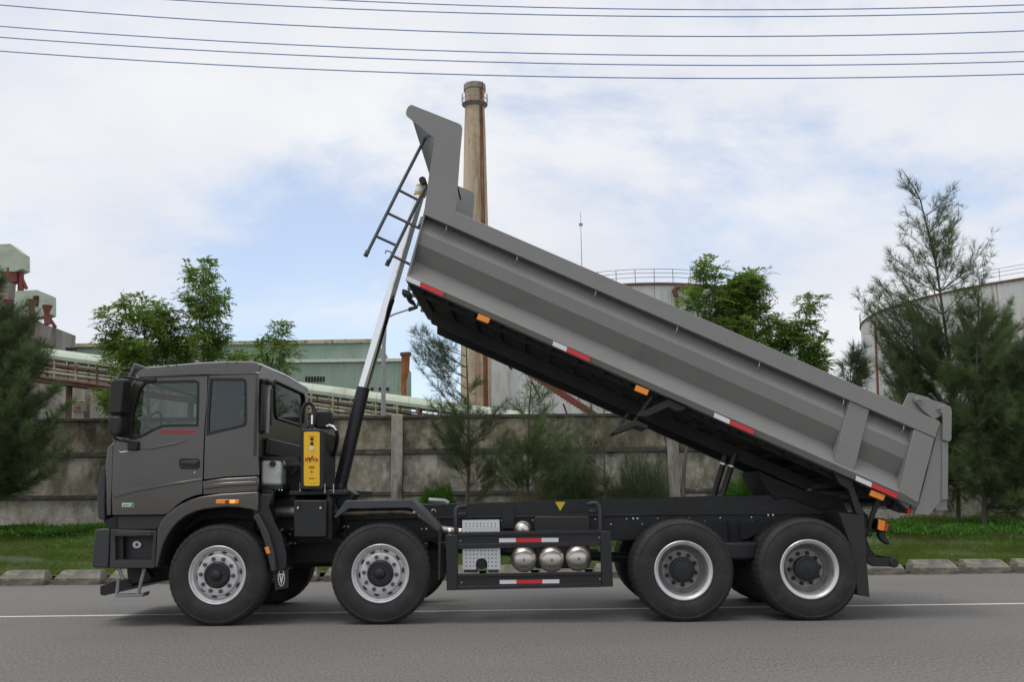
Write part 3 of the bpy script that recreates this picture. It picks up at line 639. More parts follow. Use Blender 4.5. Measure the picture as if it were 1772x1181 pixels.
# conveyor gallery
Yc = 44; cv = far_root('conveyor_gallery', W(400, 700, Yc).x, Yc, 'long sloping pale green covered conveyor on a rusty frame behind the wall', 'conveyor')
def cline(x, dy=0): return W(x, 607+(x-60)*.1335+dy+(x*.0), Yc)
co_ = Vector(cv.location)
for k in range(18):
    x0 = -60+k*55; x1 = x0+54.6
    a, b = cline(x0, 9), cline(x1, 9); rings = []
    for p in (a, b): rings.append([Vector((p.x, p.y+.75*math.cos(t_), p.z+.42*math.sin(t_)))-co_ for t_ in [math.pi*q/10-.25+ (.5*q/10) for q in range(11)]])
    mb = MB(); mb.loft(rings, cap=True); mb.build('cover_sheet', GREENP, cv)
for dy, m_, r in ((22, RUST, .045), (29, CREAM, .03), (36, CREAM, .045), (47, RUST, .10)):
    for yy in (-.7, .7):
        mb = MB(); mb.tube([cline(-60, dy)+Vector((0, yy, 0))-co_, cline(930, dy)+Vector((0, yy, 0))-co_], r, 4); mb.build('beam', m_, cv)
mb = MB(); mb.extrude([cline(-60, 49)+Vector((0, -.7, 0))-co_, cline(930, 49)+Vector((0, -.7, 0))-co_, cline(930, 54)+Vector((0, -.7, 0))-co_, cline(-60, 54)+Vector((0, -.7, 0))-co_], (0, 1.4, 0)); mb.build('walkway', RUST, cv)
for k in range(27):
    x = -40+k*36.5; a = cline(x, 12); b = cline(x, 48)
    for yy in (-.72, .72):
        MB().tube([a+Vector((0, yy, 0))-co_, b+Vector((0, yy, 0))-co_], .04 if k % 3 else .06, 4).build('post', CREAM if k % 3 else RUST, cv)
for k in range(52):
    x = -40+k*18.6; p = cline(x, 14); q = cline(x, 21)
    if k % 4 == 0: continue
    MB().tube([p+Vector((0, -.7, 0))-co_, q+Vector((0, -.7, 0))-co_], .035, 4).build('roller_bracket', CREAM, cv)
for x in (120, 330, 530, 700, 860):
    p = cline(x, 54)-co_; MB().tube([(p.x, 0, p.z), (p.x+.2, 0, 0)], .14, 6).build('trestle_leg', RUST, cv)
# green sheds
Yg = 75; sh = far_root('factory_shed', W(400, 700, Yg).x, Yg, 'long green corrugated shed with pale roof edge behind the conveyor', 'shed')
mb = MB(); a = W(60, 760, Yg); b = W(648, 760, Yg); c = W(648, 594, Yg); d = W(60, 603, Yg); e_ = W(672, 622, Yg)
mb.extrude([a, b, c, d], (0, 9, 0)); fb(mb, 'upper_wall', GREEN, sh)
mb = MB(); mb.extrude([d+Vector((0, -.3, 0)), c+Vector((0, -.3, 0)), c+Vector((0, -.3, .28)), d+Vector((0, -.3, .28))], (0, 9.5, 0)); fb(mb, 'roof_edge', CREAM, sh)
Y2 = 68
mb = MB(); a = W(325, 760, Y2); c = W(325, 628, Y2); d = W(697, 624, Y2); f_ = W(697, 760, Y2)
mb.extrude([a, f_, d, c], (0, 6.9, 0)); fb(mb, 'lower_wall', GREEN, sh)
mb = MB(); mb.extrude([c+Vector((0, -.2, -.1)), d+Vector((0, -.2, -.1)), d+Vector((0, -.2, .12)), c+Vector((0, -.2, .12))], (0, .19, 0)); fb(mb, 'eave', WPL, sh)
mb = MB(); mb.tube([W(697, 625, Y2-.1), W(694, 672, Y2-.1)], .1, 5); fb(mb, 'downpipe', CREAM, sh)
for i, x in enumerate(range(528, 560, 5)):
    mb = MB(); wbox(mb, x, 652, x+3.6, 661, Y2-.06, .2); fb(mb, 'window', DARKW, sh)
for x in (641, 655, 668):
    mb = MB(); wbox(mb, x, 671, x+5, 676, Y2-.06, .2); fb(mb, 'window', DARKW, sh)
st = far_root('rusty_flue', W(700, 700, 60).x, 60, 'short rusty orange flue pipe beside the green shed gable', 'flue')
mb = MB(); mb.tube([W(700, 700, 60), W(698, 664, 60), W(701, 640, 60), W(702, 618, 60), W(702, 614, 60)], [.15, .18, .27, .27, .33], 12); fb(mb, 'pipe', mat('orange_rust', (.30, .11, .04), .85, 0, .4, 2), st)
mb = MB(); a = W(702, 616, 60); mb.disc((a.x, 60, a.z), .36, .18, 'z', 14); fb(mb, 'collar', RUST, st)
# street lamp behind the wall
sl = far_root('street_lamp', W(664, 700, 28).x, 28, 'grey street lamp with curved arm behind the chrome hoist cylinder', 'street lamp')
mb = MB(); b0 = W(664, 750, 28); mb.tube([(b0.x, 28, .45), W(664, 600, 28), W(667, 555, 28)], [.09, .06, .05], 8); fb(mb, 'pole', STEELG, sl)
mb = MB(); mb.tube([W(667, 556, 28), W(672, 549, 28), W(682, 544, 28), W(708, 535.5, 28)], [.03]*4, 6); fb(mb, 'arm', STEELG, sl)
mb = MB(); a = W(707, 537.5, 28); b = W(723, 531.5, 28); d = (b-a); mb.extrude([a+Vector((0, -.1, -.03)), b+Vector((0, -.1, -.03)), b+Vector((0, -.1, .04)), a+Vector((0, -.1, .07))], (0, .2, 0)); fb(mb, 'lamp_head', GREYP, sl, bevel=.015)
# overhead wires
WYY = 17.0
wl = [((0, 88), (886, 131), (1772, 128), 'lowest'), ((0, 64), (886, 108), (1772, 106), 'second lowest'), ((0, 45), (886, 91), (1772, 89), 'third lowest'),
      ((0, 8), (886, 58), (1772, 53), 'fourth lowest'), ((310, 0), (886, 24), (1772, 20), 'second highest'), ((590, 0), (886, 11), (1772, 8), 'highest')]
for i, (a, b, c, nm) in enumerate(wl):
    P3 = [W(*q, WYY+.3*(i % 3)) for q in (a, b, c)]; co = np.polyfit([p.x for p in P3], [p.z for p in P3], 2)
    yy = WYY+.3*(i % 3)
    path = [Vector((x, yy, float(np.polyval(co, x)))) for x in np.linspace(-24, 26, 41)]
    mb = MB(); mb.tube(path, .0115, 6); o = mb.build('power_line', WIRE)
    tag(o, nm+' of the six dark overhead wires crossing the sky', 'wire', 'overhead wires')
# ------------------------------------------------------------------ the dump truck (meshes in the truck's own frame: x rearward, y away from camera, z up)
truck = empty('dump_truck', TR_P, 'grey four axle dump truck with its body tipped up', 'truck', rz=TR_A)
def pp(pts, y): return [T(px, py, y) for px, py in pts]
def prism(name, m, parent, pts, y0, y1, bevel=0, holes=None, **k):
    mb = MB(); P = pp(pts, y0)
    if holes: mb.extrude_holes(P, [pp(h, y0) for h in holes], (0, y1-y0, 0))
    else: mb.extrude(P, (0, y1-y0, 0))
    return mb.build(name, m, parent, bevel, **k)
def shape_prism(name, m, parent, P, y0, y1, bevel=0, holes=None, **k):   # P in truck (x, z)
    mb = MB(); Q = [Vector((x, y0, z)) for x, z in P]
    if holes: mb.extrude_holes(Q, [[Vector((x, y0, z)) for x, z in h] for h in holes], (0, y1-y0, 0))
    else: mb.extrude(Q, (0, y1-y0, 0))
    return mb.build(name, m, parent, bevel, **k)
def xz(pts, y=0): return [(T(px, py, y).x, T(px, py, y).z) for px, py in pts]
def rect(x0, y0, x1, y1): return [(x0, y0), (x1, y0), (x1, y1), (x0, y1)]
def rnd_rect(x0, y0, x1, y1, r, n=3):
    o = []
    for cx, cy, a in ((x1-r, y0+r, -90), (x1-r, y1-r, 0), (x0+r, y1-r, 90), (x0+r, y0+r, 180)):
        for k in range(n+1): t = R_(a+90*k/n); o.append((cx+r*math.cos(t), cy+r*math.sin(t)))
    return o
def circ(cx, cy, r, n=10, ry=None): return [(cx+r*math.cos(2*math.pi*k/n), cy+(ry or r)*math.sin(2*math.pi*k/n)) for k in range(n)]
def off_poly(P, d):    # inset a closed polygon by d (positive = inwards for either winding)
    n = len(P); A = sum(P[i][0]*P[(i+1) % n][1]-P[(i+1) % n][0]*P[i][1] for i in range(n)); sg = 1 if A > 0 else -1; o = []
    for i in range(n):
        a = Vector(P[i-1]); b = Vector(P[i]); c = Vector(P[(i+1) % n]); u = (b-a).normalized(); v = (c-b).normalized()
        nn = (Vector((-u.y, u.x))+Vector((-v.y, v.x))); nn = nn.normalized()/max(.5, math.cos(math.acos(max(-1, min(1, u.dot(v))))/2)); q = b+nn*d*sg; o.append((q.x, q.y))
    return o

# ---- wheels
def tyre_mesh(y0, width=.30, R=.545, rb=.30):
    h = width; k = R/.56
    prof = [(rb, y0+.05), (rb+.004, y0+.015), (rb+.02, y0+.006), (.345*k, y0+.004), (.352*k, y0+.0), (.42*k, y0-.006), (.47*k, y0+.0), (.505*k, y0+.008), (.512*k, y0+.004), (.535*k, y0+.016), (.552*k, y0+.032), (R, y0+.05)]
    prof += [(R, y0+.095), (R-.014, y0+.1), (R-.014, y0+.112), (R, y0+.117), (R, y0+h*.5-.008), (R-.014, y0+h*.5-.004), (R-.014, y0+h*.5+.004), (R, y0+h*.5+.008), (R, y0+h-.117), (R-.014, y0+h-.112), (R-.014, y0+h-.1), (R, y0+h-.095)]
    prof += [(R, y0+h-.05), (.552*k, y0+h-.032), (.535*k, y0+h-.016), (.505*k, y0+h-.008), (.42*k, y0+h), (rb, y0+h-.03)]
    nn = 192
    def fn(q, k_, r):
        if r > .528*k and q not in (0, 1): 
            if (k_ % 4) in (0,) : return r-(.006 if 9 <= q <= 24 else .0045)
        return r
    mb = MB(); mb.lathe(prof, n=nn, fn=fn); return mb
def build_wheel(kind):
    """kind: 'steer' or 'drive'; origin at the hub centre, outer face at y=0"""
    if kind == 'steer':
        prof = [(.300, .06), (.312, .03), (.314, .006), (.306, -.002), (.296, .004), (.290, .02), (.282, .028), (.274, .03), (.262, .05), (.256, .07), (.252, .085), (.226, .085), (.220, .04), (.217, .018), (.211, .012), (.150, .008), (.143, .010), (.139, .03)]
        w_ = MB().lathe(prof, n=64).build('wheel', RIM, truck)
        MB().lathe([(.139, .05), (.139, -.012), (.128, -.026), (.118, -.028), (.112, -.02), (.06, -.02), (.052, -.045), (.04, -.052), (.001, -.053)], n=40).build('hub', HUB, w_)
        rn, yn, nm = .177, .008, NUT
        for k in range(10):
            a = R_(18+36*k); mb = MB(); u_ = Vector((math.cos(a), 0, math.sin(a))); t2_ = Vector((-math.sin(a), 0, math.cos(a))); mb.extrude([u_*(.238+.011*math.sin(q*math.pi/5))+t2_*.034*math.cos(q*math.pi/5)+Vector((0, .0835, 0)) for q in range(10)], (0, .003, 0)); mb.build('hand_hole', DARKW, w_)
        ty = [0.0]
    else:
        prof = [(.300, .06), (.312, .03), (.316, .004), (.308, -.004), (.296, .0), (.288, .012), (.278, .016), (.270, .03), (.262, .05), (.252, .12), (.244, .17), (.232, .19), (.214, .20), (.205, .215), (.10, .215)]
        w_ = MB().lathe(prof, n=64).build('wheel', [RIM, RIMD], truck)
        mi = np.zeros(len(w_.data.polygons), dtype=np.int32); cen = [p.center for p in w_.data.polygons]
        for i, c in enumerate(cen):
            if c.y > .028: mi[i] = 1
        w_.data.polygons.foreach_set('material_index', mi)
        MB().lathe([(.125, .215), (.125, .14), (.118, .12), (.135, .118), (.138, .10), (.128, .088), (.11, .085), (.10, .075), (.05, .07), (.001, .07)], n=20).build('hub', HUB, w_, smooth=True)
        rn, yn, nm = .167, .208, HUB
        ty = [0.0, .335]
    nme = None
    for k in range(10):
        a = R_(36*k+ (8 if kind == 'steer' else 0))
        if nme is None:
            mb = MB(); mb.disc((0, .004, 0), .0225, -.026, n=6); mb.disc((0, -.02, 0), .013, -.014, n=8); o = mb.build('wheel_nut', nm, w_, ang=25); nme = o.data
        else: o = link('wheel_nut', nme, w_)
        o.location = (rn*math.cos(a), yn, rn*math.sin(a))
    for y_ in ty: tyre_mesh(y_).build('tyre', RUBBER, w_)
    MB().tube([(.262*math.cos(2.4), .03, .262*math.sin(2.4)), (.235*math.cos(2.4), .0, .235*math.sin(2.4))], .005, 5).build('valve', HUB, w_)
    return w_
def copy_part(o, parent):
    c = o.copy(); C.objects.link(c); c.parent = parent
    for ch_ in list(o.children): copy_part(ch_, c)
    return c
WX = [(T(375.6, 993, .02).x, 'steer'), (T(658, 990, .02).x, 'steer'), (T(1183, 984, .02).x, 'drive'), (T(1401, 982, .02).x, 'drive')]
protos = {}
for i, (x, kd) in enumerate(WX):
    for far in (0, 1):
        if kd not in protos: o = protos[kd] = build_wheel(kd)
        else: o = copy_part(protos[kd], truck)
        o.location = (x, 2.5-.02 if far else .02, .539); o.rotation_euler = (0, R_((37*i+11) % 90 if not far else 20), R_(180) if far else 0)

# ---- chassis
fx0, fx1 = T(205, 900, .8).x, T(1500, 900, .8).x
zt_, zb_ = T(900, 893, .82).z, T(900, 938, .82).z
for y0 in (.82, 1.60):
    MB().box((fx0, y0, zb_), (fx1, y0+.08, zt_)).build('chassis_rail', FRAME, truck, bevel=.008)
for px in (250, 450, 560, 740, 900, 1060, 1290, 1495):
    x = T(px, 900, .9).x; MB().box((x-.05, .9, zb_+.03), (x+.05, 1.6, zt_-.03)).build('cross_member', FRAME, truck)
for y0 in (.80, 1.60):
    P = [T(590, 872, .8), T(742, 873.5, .8), T(1060, 864, .8), T(1330, 857, .8), T(1452, 858, .8), T(1470, 892, .8), T(1080, 893, .8), T(740, 898, .8), T(580, 902, .8)]
    mb = MB(); mb.extrude([(p.x, y0, p.z) for p in P], (0, .1, 0)); mb.build('subframe_rail', FRAME, truck, bevel=.006)
    mb = MB(); mb.extrude([(p.x, y0-.02, p.z) for p in (T(742, 895, .8), T(1125, 889.5, .8), T(1125, 892, .8), T(742, 898, .8))], (0, .018, 0)); mb.build('subframe_flange', GREYP, truck)
bolt_me = None
def bolt(px, py, y, r=.012, m=CHROME):
    global bolt_me
    p = T(px, py, y)
    if bolt_me is None:
        o = MB().disc((0, 0, 0), 1, -1.0, n=6).build('bolt', m, truck); bolt_me = o.data
    else: o = link('bolt', bolt_me, truck)
    o.location = p; o.scale = (r, r, r)
for q in [(1095.5, 898), (1103, 898), (1220, 902.5), (1294, 901), (1301.5, 902), (1329, 892), (1337, 892), (872, 904), (879, 904), (887, 904), (489, 917), (498, 916), (505, 917), (490, 925), (503, 925), (597, 912), (603, 912), (581, 912), (597, 925), (730, 916), (738, 916), (748, 932), (476, 933), (504, 941), (511, 941), (518, 941), (753, 900), (760, 901)]:
    bolt(q[0], q[1], .79 if q[0] > 520 else .6, .013)
for k in range(26):
    bolt(760+k*27, 903+(k % 2)*9-k*.35, .815, .009, HUB)
# leaf springs
def leaf_pack(px, py, n, half, y):
    c = T(px, py, y)
    for k in range(n):
        l_ = half*(1-.075*k); mb = MB(); P = []
        for q in range(9):
            u = -1+q/4; P.append(Vector((c.x+u*l_, y, c.z-k*.0245+.05*u*u)))
        b = [p+Vector((0, 0, .017)) for p in P]
        mb.extrude(P+b[::-1], (0, .09, 0)); mb.build('spring_leaf', FRAME, truck)
    MB().tube([(c.x-.05, y-.01, c.z+.04), (c.x-.05, y-.01, c.z-n*.0245-.03)], .013, 6).build('spring_clip', HUB, truck)
    MB().tube([(c.x+.07, y-.01, c.z+.04), (c.x+.07, y-.01, c.z-n*.0245-.03)], .013, 6).build('spring_clip', HUB, truck)
for y in (.66, 1.76): leaf_pack(1268, 903, 10, .68, y)
for px in (377, 659):
    for y in (.70, 1.74): leaf_pack(px, 938, 5, .66, y)
for i, (x, kd) in enumerate(WX):
    mb = MB(); mb.tube([(x, .25, .53), (x, .7, .53), (x, 1.8, .53), (x, 2.25, .53)], [.09, .075, .075, .09], 12)
    if kd == 'drive': mb.lathe([(.08, -.2), (.2, -.1), (.22, 0), (.2, .1), (.08, .2)], c=(x, 1.25, .53), n=20)
    mb.build('axle', FRAME, truck)
px = MB(); px.tube([T(700, 945, 1.25), T(1120, 968, 1.25)], .06, 10); px.build('propeller_shaft', FRAME, truck)
MB().box((WX[2][0]+.35, .35, .62), (WX[3][0]-.35, .6, .82)).build('spring_seat', FRAME, truck, bevel=.03)
# engine and gearbox under the cab
x0 = T(300, 900, .9).x; x1 = T(600, 900, .9).x
MB().box((x0, .95, .55), (x1, 1.55, 1.15)).build('engine', FRAME, truck, bevel=.06)
MB().box((T(455, 850, .9).x, .55, 1.15), (T(575, 850, .9).x, 1.95, 1.38)).build('engine_bay', BELLY, truck, bevel=.05)
mb = MB(); mb.box((T(452, 850, .9).x, .6, .95), (T(600, 850, .9).x, 2.0, 1.2)); mb.build('gearbox', FRAME, truck, bevel=.05)
# exhaust run
mb = MB(); mb.tube([T(452, 886, .55), T(500, 887, .5), T(560, 887, .42), T(600, 887, .4), T(700, 886, .36), T(722, 889, .34), T(742, 903, .32), T(760, 917, .3), T(785, 920.5, .3), T(805, 921, .3)], [.065, .066, .04, .04, .045, .045, .045, .045, .045, .045], 14); mb.build('exhaust_pipe', PIPE, truck)
for (a, b, y) in (((776, 910), (776, 932), .24), ((716, 880), (716, 893), .3), ((794, 912), (794, 930), .24)):
    p, q = T(*a, y), T(*b, y); MB().lathe([(.05, 0), (.053, 0), (.053, .025), (.05, .025)], c=(p.x, .3, (p.z+q.z)/2), axis='x', n=16).build('pipe_clamp', CHROME, truck)
prism('battery_box', FRAME, truck, rect(508, 866.5, 565, 930.5), .12, .55, bevel=.012)
for x in (515, 554):
    bolt(x+1, 879.5, .11, .013)
    prism('box_latch', HUB, truck, rect(x-2, 868, x+3, 878), .105, .125)
prism('box_bracket', FRAME, truck, rect(565.5, 862, 574, 933), .2, .5)
prism('frame_bracket', FRAME, truck, [(452, 846), (474, 850), (472, 872), (464, 880), (470, 905), (482, 925), (482, 940), (455, 915), (449, 880)], .22, .30, bevel=.01)
# muffler with perforated guard
mu = prism('muffler', HUB, truck, rect(803, 903, 862, 984), .22, .6, bevel=.03)
holes = [circ(806.5+k*6.3, 907.3, 1.15, 6) for k in range(9)]+[circ(806.5+k*6.3, 911.8, 1.15, 6) for k in range(9)]
prism('muffler_guard', PERF, truck, [(800, 901), (864, 900), (864.5, 914.5), (800, 916)], .13, .135, holes=holes)
holes = [circ(806.5+k*6.3, 921.5, 1.3, 6) for k in range(9)]
prism('muffler_guard', PERF, truck, [(800, 916.3), (864.5, 914.8), (865, 926), (800, 927)], .118, .123, holes=holes)
holes = []
for r_ in range(5):
    for k in range(9):
        if r_ >= 3 and k in (3, 4, 5): continue
        if r_ == 2 and k in (4,): continue
        holes.append(circ(807+k*6.4, 954+r_*6.6, 1.25, 6))
arch = [(823.5, 986.6)]+[(833.3+9.9*math.cos(R_(180-15*k)), 976.5-9.5*math.sin(R_(180-15*k))) for k in range(13)]+[(843, 986.6)]
prism('muffler_guard', PERF, truck, [(800.5, 949), (865.5, 949), (866, 986.6)]+arch[::-1]+[(801, 986.6)], .125, .130, holes=holes)
prism('muffler_bracket', GREYP, truck, rect(803, 986.8, 826, 992), .14, .3); prism('muffler_bracket', GREYP, truck, rect(845, 986.8, 862, 992), .14, .3)
mb = MB(); mb.disc(T(833, 977, .22), .055, -.05, n=20); mb.build('tail_pipe', HUB, truck)
# air tanks
def air_tank(px, py, rp, y0, ln):
    c = T(px, py, y0); r = rp/FPX*(c.y-TC.y)
    prof = [(.001, 0), (r*.3, .004), (r*.6, .016), (r*.85, .042), (r*.97, .075), (r, .1), (r, ln-.1), (r*.85, ln-.04), (.001, ln)]
    a = MB().lathe(prof, c=c, n=40).build('air_tank', ALU, truck)
    MB().disc(c+Vector((0, .006, 0)), .022, -.02, n=12).build('port', ALU, a)
    MB().disc(c+Vector((.002, -.014, -.004)), .011, -.022, n=6).build('plug', HUB, a)
    o_ = MB().lathe([(r+.001, .16), (r+.008, .16), (r+.008, .2), (r+.001, .2)], c=c, n=40).build('strap', HUB, a)
for px_, py_, rp_ in ((906.5, 969.5, 21.6), (954.9, 969.5, 21.8), (1001.5, 967.5, 21.8)): air_tank(px_, py_, rp_, .14, .62)
air_tank(904.6, 918, 14.4, .2, .5)
prism('fuel_tank', BLACK, truck, rnd_rect(926, 895, 1020, 985, 5), .3, .75, bevel=.02)
prism('tank_shield', BLACK, truck, rnd_rect(925, 894.5, 1021, 922, 4), .22, .299, bevel=.012)
prism('tank_carrier', FRAME, truck, rect(875, 952, 1035, 957), .5, .6)
# C shaped brackets
for pts in ([(806, 877.5), (792, 878.5), (788.5, 882), (789, 921)], [(1022, 871.5), (1034, 872), (1037.5, 878), (1039, 921)]):
    MB().tube([T(*p, .45) for p in pts[:1]]+[T(*p, .2) for p in pts[1:]], .022, 8).build('hose_bracket', GREYP, truck)
prism('clamp_block', HUB, truck, rect(792, 889, 805, 896), .3, .6, bevel=.01); prism('clamp_block', HUB, truck, rect(1020, 883, 1034, 889), .3, .6, bevel=.01)
prism('clamp_block', HUB, truck, rect(1018, 871, 1030, 876), .3, .6, bevel=.01)
prism('mounting_plate', FRAME, truck, rect(868, 880, 890, 915), .76, .79)
# warning triangle on the subframe
prism('warning_triangle', YELM, truck, [(960.6, 869.3), (978.4, 869.3), (969.6, 885)], .796, .799)
# side guard
sg = prism('side_guard', FRAME, truck, [(771, 927), (792, 926), (792, 1022), (773, 1023)], .04, .10, bevel=.008)
sgp = sg
prism('post', FRAME, sgp, [(1038.5, 920.5), (1056.6, 920), (1061, 1016), (1041, 1017)], .04, .10, bevel=.008)
prism('rail', FRAME, sgp, [(792.2, 922.5), (1038.3, 918), (1038.3, 945), (792.2, 951)], .055, .07)
prism('rail_flange', FRAME, sgp, [(792.2, 922.3), (1038.3, 917.6), (1038.3, 924), (792.2, 929)], .035, .054, bevel=.004)
prism('rail_flange', FRAME, sgp, [(792.2, 942.5), (1038.3, 938.5), (1038.3, 945.3), (792.2, 951.3)], .035, .054, bevel=.004)
prism('rail', FRAME, sgp, [(792.2, 995), (1040.5, 990.5), (1040.5, 1017), (792.2, 1022)], .055, .07)
prism('rail_flange', FRAME, sgp, [(792.2, 994), (1040.5, 990), (1040.5, 996), (792.2, 1000)], .035, .054, bevel=.004)
prism('rail_flange', FRAME, sgp, [(792.2, 1015.5), (1040.5, 1010.5), (1040.5, 1017), (792.2, 1022.3)], .035, .054, bevel=.004)
for (x0, x1, m_) in ((863.7, 892.4, WHT), (892.5, 937, REDT), (937.1, 966.4, WHT)):
    prism('reflective_strip', m_, sgp, [(x0, 932.4-(x0-863)*.008), (x1, 932.4-(x1-863)*.008), (x1, 939.6-(x1-863)*.008), (x0, 939.6-(x0-863)*.008)], .050, .0549)
    prism('reflective_strip', m_, sgp, [(x0+1, 1004.8-(x0-863)*.012), (x1+1.5, 1004.8-(x1-863)*.012), (x1+1.5, 1011.6-(x1-863)*.012), (x0+1, 1011.6-(x0-863)*.012)], .050, .0549)
for q in ((797, 937), (1037, 931), (799, 1009), (1038, 1003)): bolt(q[0], q[1], .054, .008)
# second axle mudguard
mg = [(577, 896.5), (598, 866.8), (713, 865.6), (762, 914.5), (760, 920), (709.5, 879.5), (603.5, 881), (582, 897)]
prism('mudguard_rim', mat('mudguard_blue_grey', (.042, .048, .058), .4, 0, .1, 6), truck, mg, -.0, .035, bevel=.006)
mb = MB(); Ps = [T(577, 896.5, 0), T(598, 866.8, 0), T(713, 865.6, 0), T(762, 914.5, 0)]; Q = [p+Vector((0, 0, -.012)) for p in Ps]
mb.loft([[p+Vector((0, .036, 0)), p+Vector((0, .5, 0)), q+Vector((0, .5, 0)), q+Vector((0, .036, 0))] for p, q in zip(Ps, Q)]); mb.build('mudguard', FRAME, truck)
prism('mudflap', FLAP, truck, [(759, 918), (763, 917), (761, 1004), (758, 1004)], .03, .5)
MB().tube([T(762, 940, .1), T(790, 941, .1)], .012, 6).build('mudflap_stay', GREYP, truck)
mb = MB(); mb.tube([T(742, 866, .5), T(770, 868, .5), T(776, 872, .5)], .03, 6); mb.build('step_plate', STEELG, truck)
MB().lathe([(.02, 0), (.03, .01), (.03, .025), (.02, .035)], c=T(750, 886, .5), n=14).build('hook_ring', ALU, truck)
# rear mudflap and lamps
prism('mudflap', FLAP, truck, [(1452, 888), (1495.5, 893), (1500, 973), (1505, 1034.5), (1484, 1031), (1478, 960)], .03, .62, bevel=.004)
MB().box((T(1498, 960, .1).x, .9, .55), (T(1512, 960, .1).x, 1.02, 1.0)).build('underrun_support', FRAME, truck)
prism('underrun_support', FRAME, truck, [(1498, 930), (1506, 950), (1520, 967), (1524, 976), (1512, 980), (1498, 968)], .35, .45)
mb = MB(); a = T(1548, 975, .1); mb.disc((a.x, .1, a.z), .052, 2.3, n=18); mb.build('underrun_bar', BLACK, truck, bevel=.012)
prism('underrun_arm', BLACK, truck, [(1500, 965), (1545, 967.5), (1548, 982), (1512, 981), (1500, 974)], .12, .22, bevel=.008)
prism('lamp_bracket', BLACK, truck, [(1518, 862), (1526, 866), (1512, 900), (1507, 917), (1520, 918), (1521, 923), (1500, 921), (1506, 893)], .2, .24, bevel=.004)
rl = prism('rear_lamp', BLACK, truck, [(1518, 898), (1530, 898), (1538, 906), (1536, 922), (1521, 921)], .13, .36, bevel=.01)
prism('lens', ORG, rl, [(1521, 899), (1533, 903), (1530, 920), (1519, 917)], .11, .129, bevel=.004)
prism('lens', REDL, rl, [(1534, 905), (1538, 909), (1535, 921), (1531, 920)], .115, .35, bevel=.004)
prism('tow_hook', BLACK, truck, [(1521, 920), (1531, 920), (1534, 930), (1540, 938), (1541, 943), (1536, 944), (1526, 937), (1521, 929)], .16, .24, bevel=.012)
prism('tail_shelf', BLACK, truck, [(1495, 915), (1520, 917), (1520, 922), (1496, 923)], .2, .5)
mb = MB(); mb.tube([T(1496, 926, .3), T(1504, 929, .3), T(1510, 925, .3)], .006, 5); mb.build('cable', HUB, truck)

# ---- cab
cy0, cy1 = .05, 2.45
def side_pair(name, m, pts, y0, y1, holes=None, bevel=0, lab=None, parent=truck):
    P = xz(pts, y0); Hs = [xz(h, y0) for h in holes] if holes else None
    a = shape_prism(name, m, parent, P, y0, y1, bevel, Hs)
    b = shape_prism(name, m, parent, P, TW-y1, TW-y0, bevel, Hs)
    return a, b
door_pts = [(196.2, 769), (208, 729), (220, 692), (232, 664), (240, 655.5), (359, 650.5), (358, 690), (353.5, 741), (351.3, 800), (350.5, 831), (349.6, 855.5), (337, 858), (318, 866), (303, 877), (289, 889.5), (283, 891), (194.5, 892), (193.5, 850)]
win_pts = [(222.6, 757), (227, 712), (237, 675), (249, 661), (255, 659.6), (338, 657.6), (344.5, 661), (345, 667), (343.4, 738.6), (300, 739), (282, 740), (269, 745), (247, 757), (233, 761.5), (225, 762)]
dn, df = side_pair('door', PAINT, door_pts, cy0, cy0+.05, [win_pts])
win_in = [(228, 755), (232, 713), (241, 679), (251, 666.5), (257, 665), (336, 663), (339.5, 666), (339.6, 670), (338.4, 733.5), (300, 734), (281, 735), (266, 740), (245, 751.5), (233, 756)]
quart_pts = [(361.3, 650.3), (427, 647.3), (446.5, 647), (447.3, 700), (446.5, 822.5), (390, 825.5), (352.8, 830.3), (353.6, 800), (355.6, 741)]
qwin = [(362.5, 654.5), (421, 654.8), (425.5, 658), (427, 664), (427.4, 730), (425.5, 737), (420, 739.8), (356.6, 754.5), (358, 720)]
qn, qf = side_pair('rear_side_panel', PAINT, quart_pts, cy0+.002, cy0+.052, [qwin])
for d, yy in ((dn, cy0), (df, TW-cy0-.05)):
    P = xz(win_pts, cy0); I = xz(win_in, cy0); I2 = off_poly(P, .026)
    shape_prism('window_seal', BLACK, d, P, yy-.006, yy+.05, holes=[I2])
    shape_prism('window_pane', GLS, d, off_poly(P, .02), yy+.018, yy+.024)
for d, yy in ((qn, cy0), (qf, TW-cy0-.05)):
    P = xz(qwin, cy0)
    shape_prism('window_seal', BLACK, d, P, yy-.004, yy+.05, holes=[off_poly(P, .03)])
    shape_prism('window_pane', GLS2, d, off_poly(P, .02), yy+.012, yy+.018)
# lower rear cab trims below the doors
side_pair('sill_panel', PAINT, [(350.6, 833), (390, 828.3), (446, 825.5), (446.5, 851), (434, 852), (381, 856), (351.2, 857.5)], cy0-.012, cy0+.05, bevel=.012)
side_pair('sill_rib', PAINT, [(353, 840), (390, 835.5), (444, 833), (444, 840.5), (390, 843), (353, 848)], cy0-.032, cy0-.0125, bevel=.01)
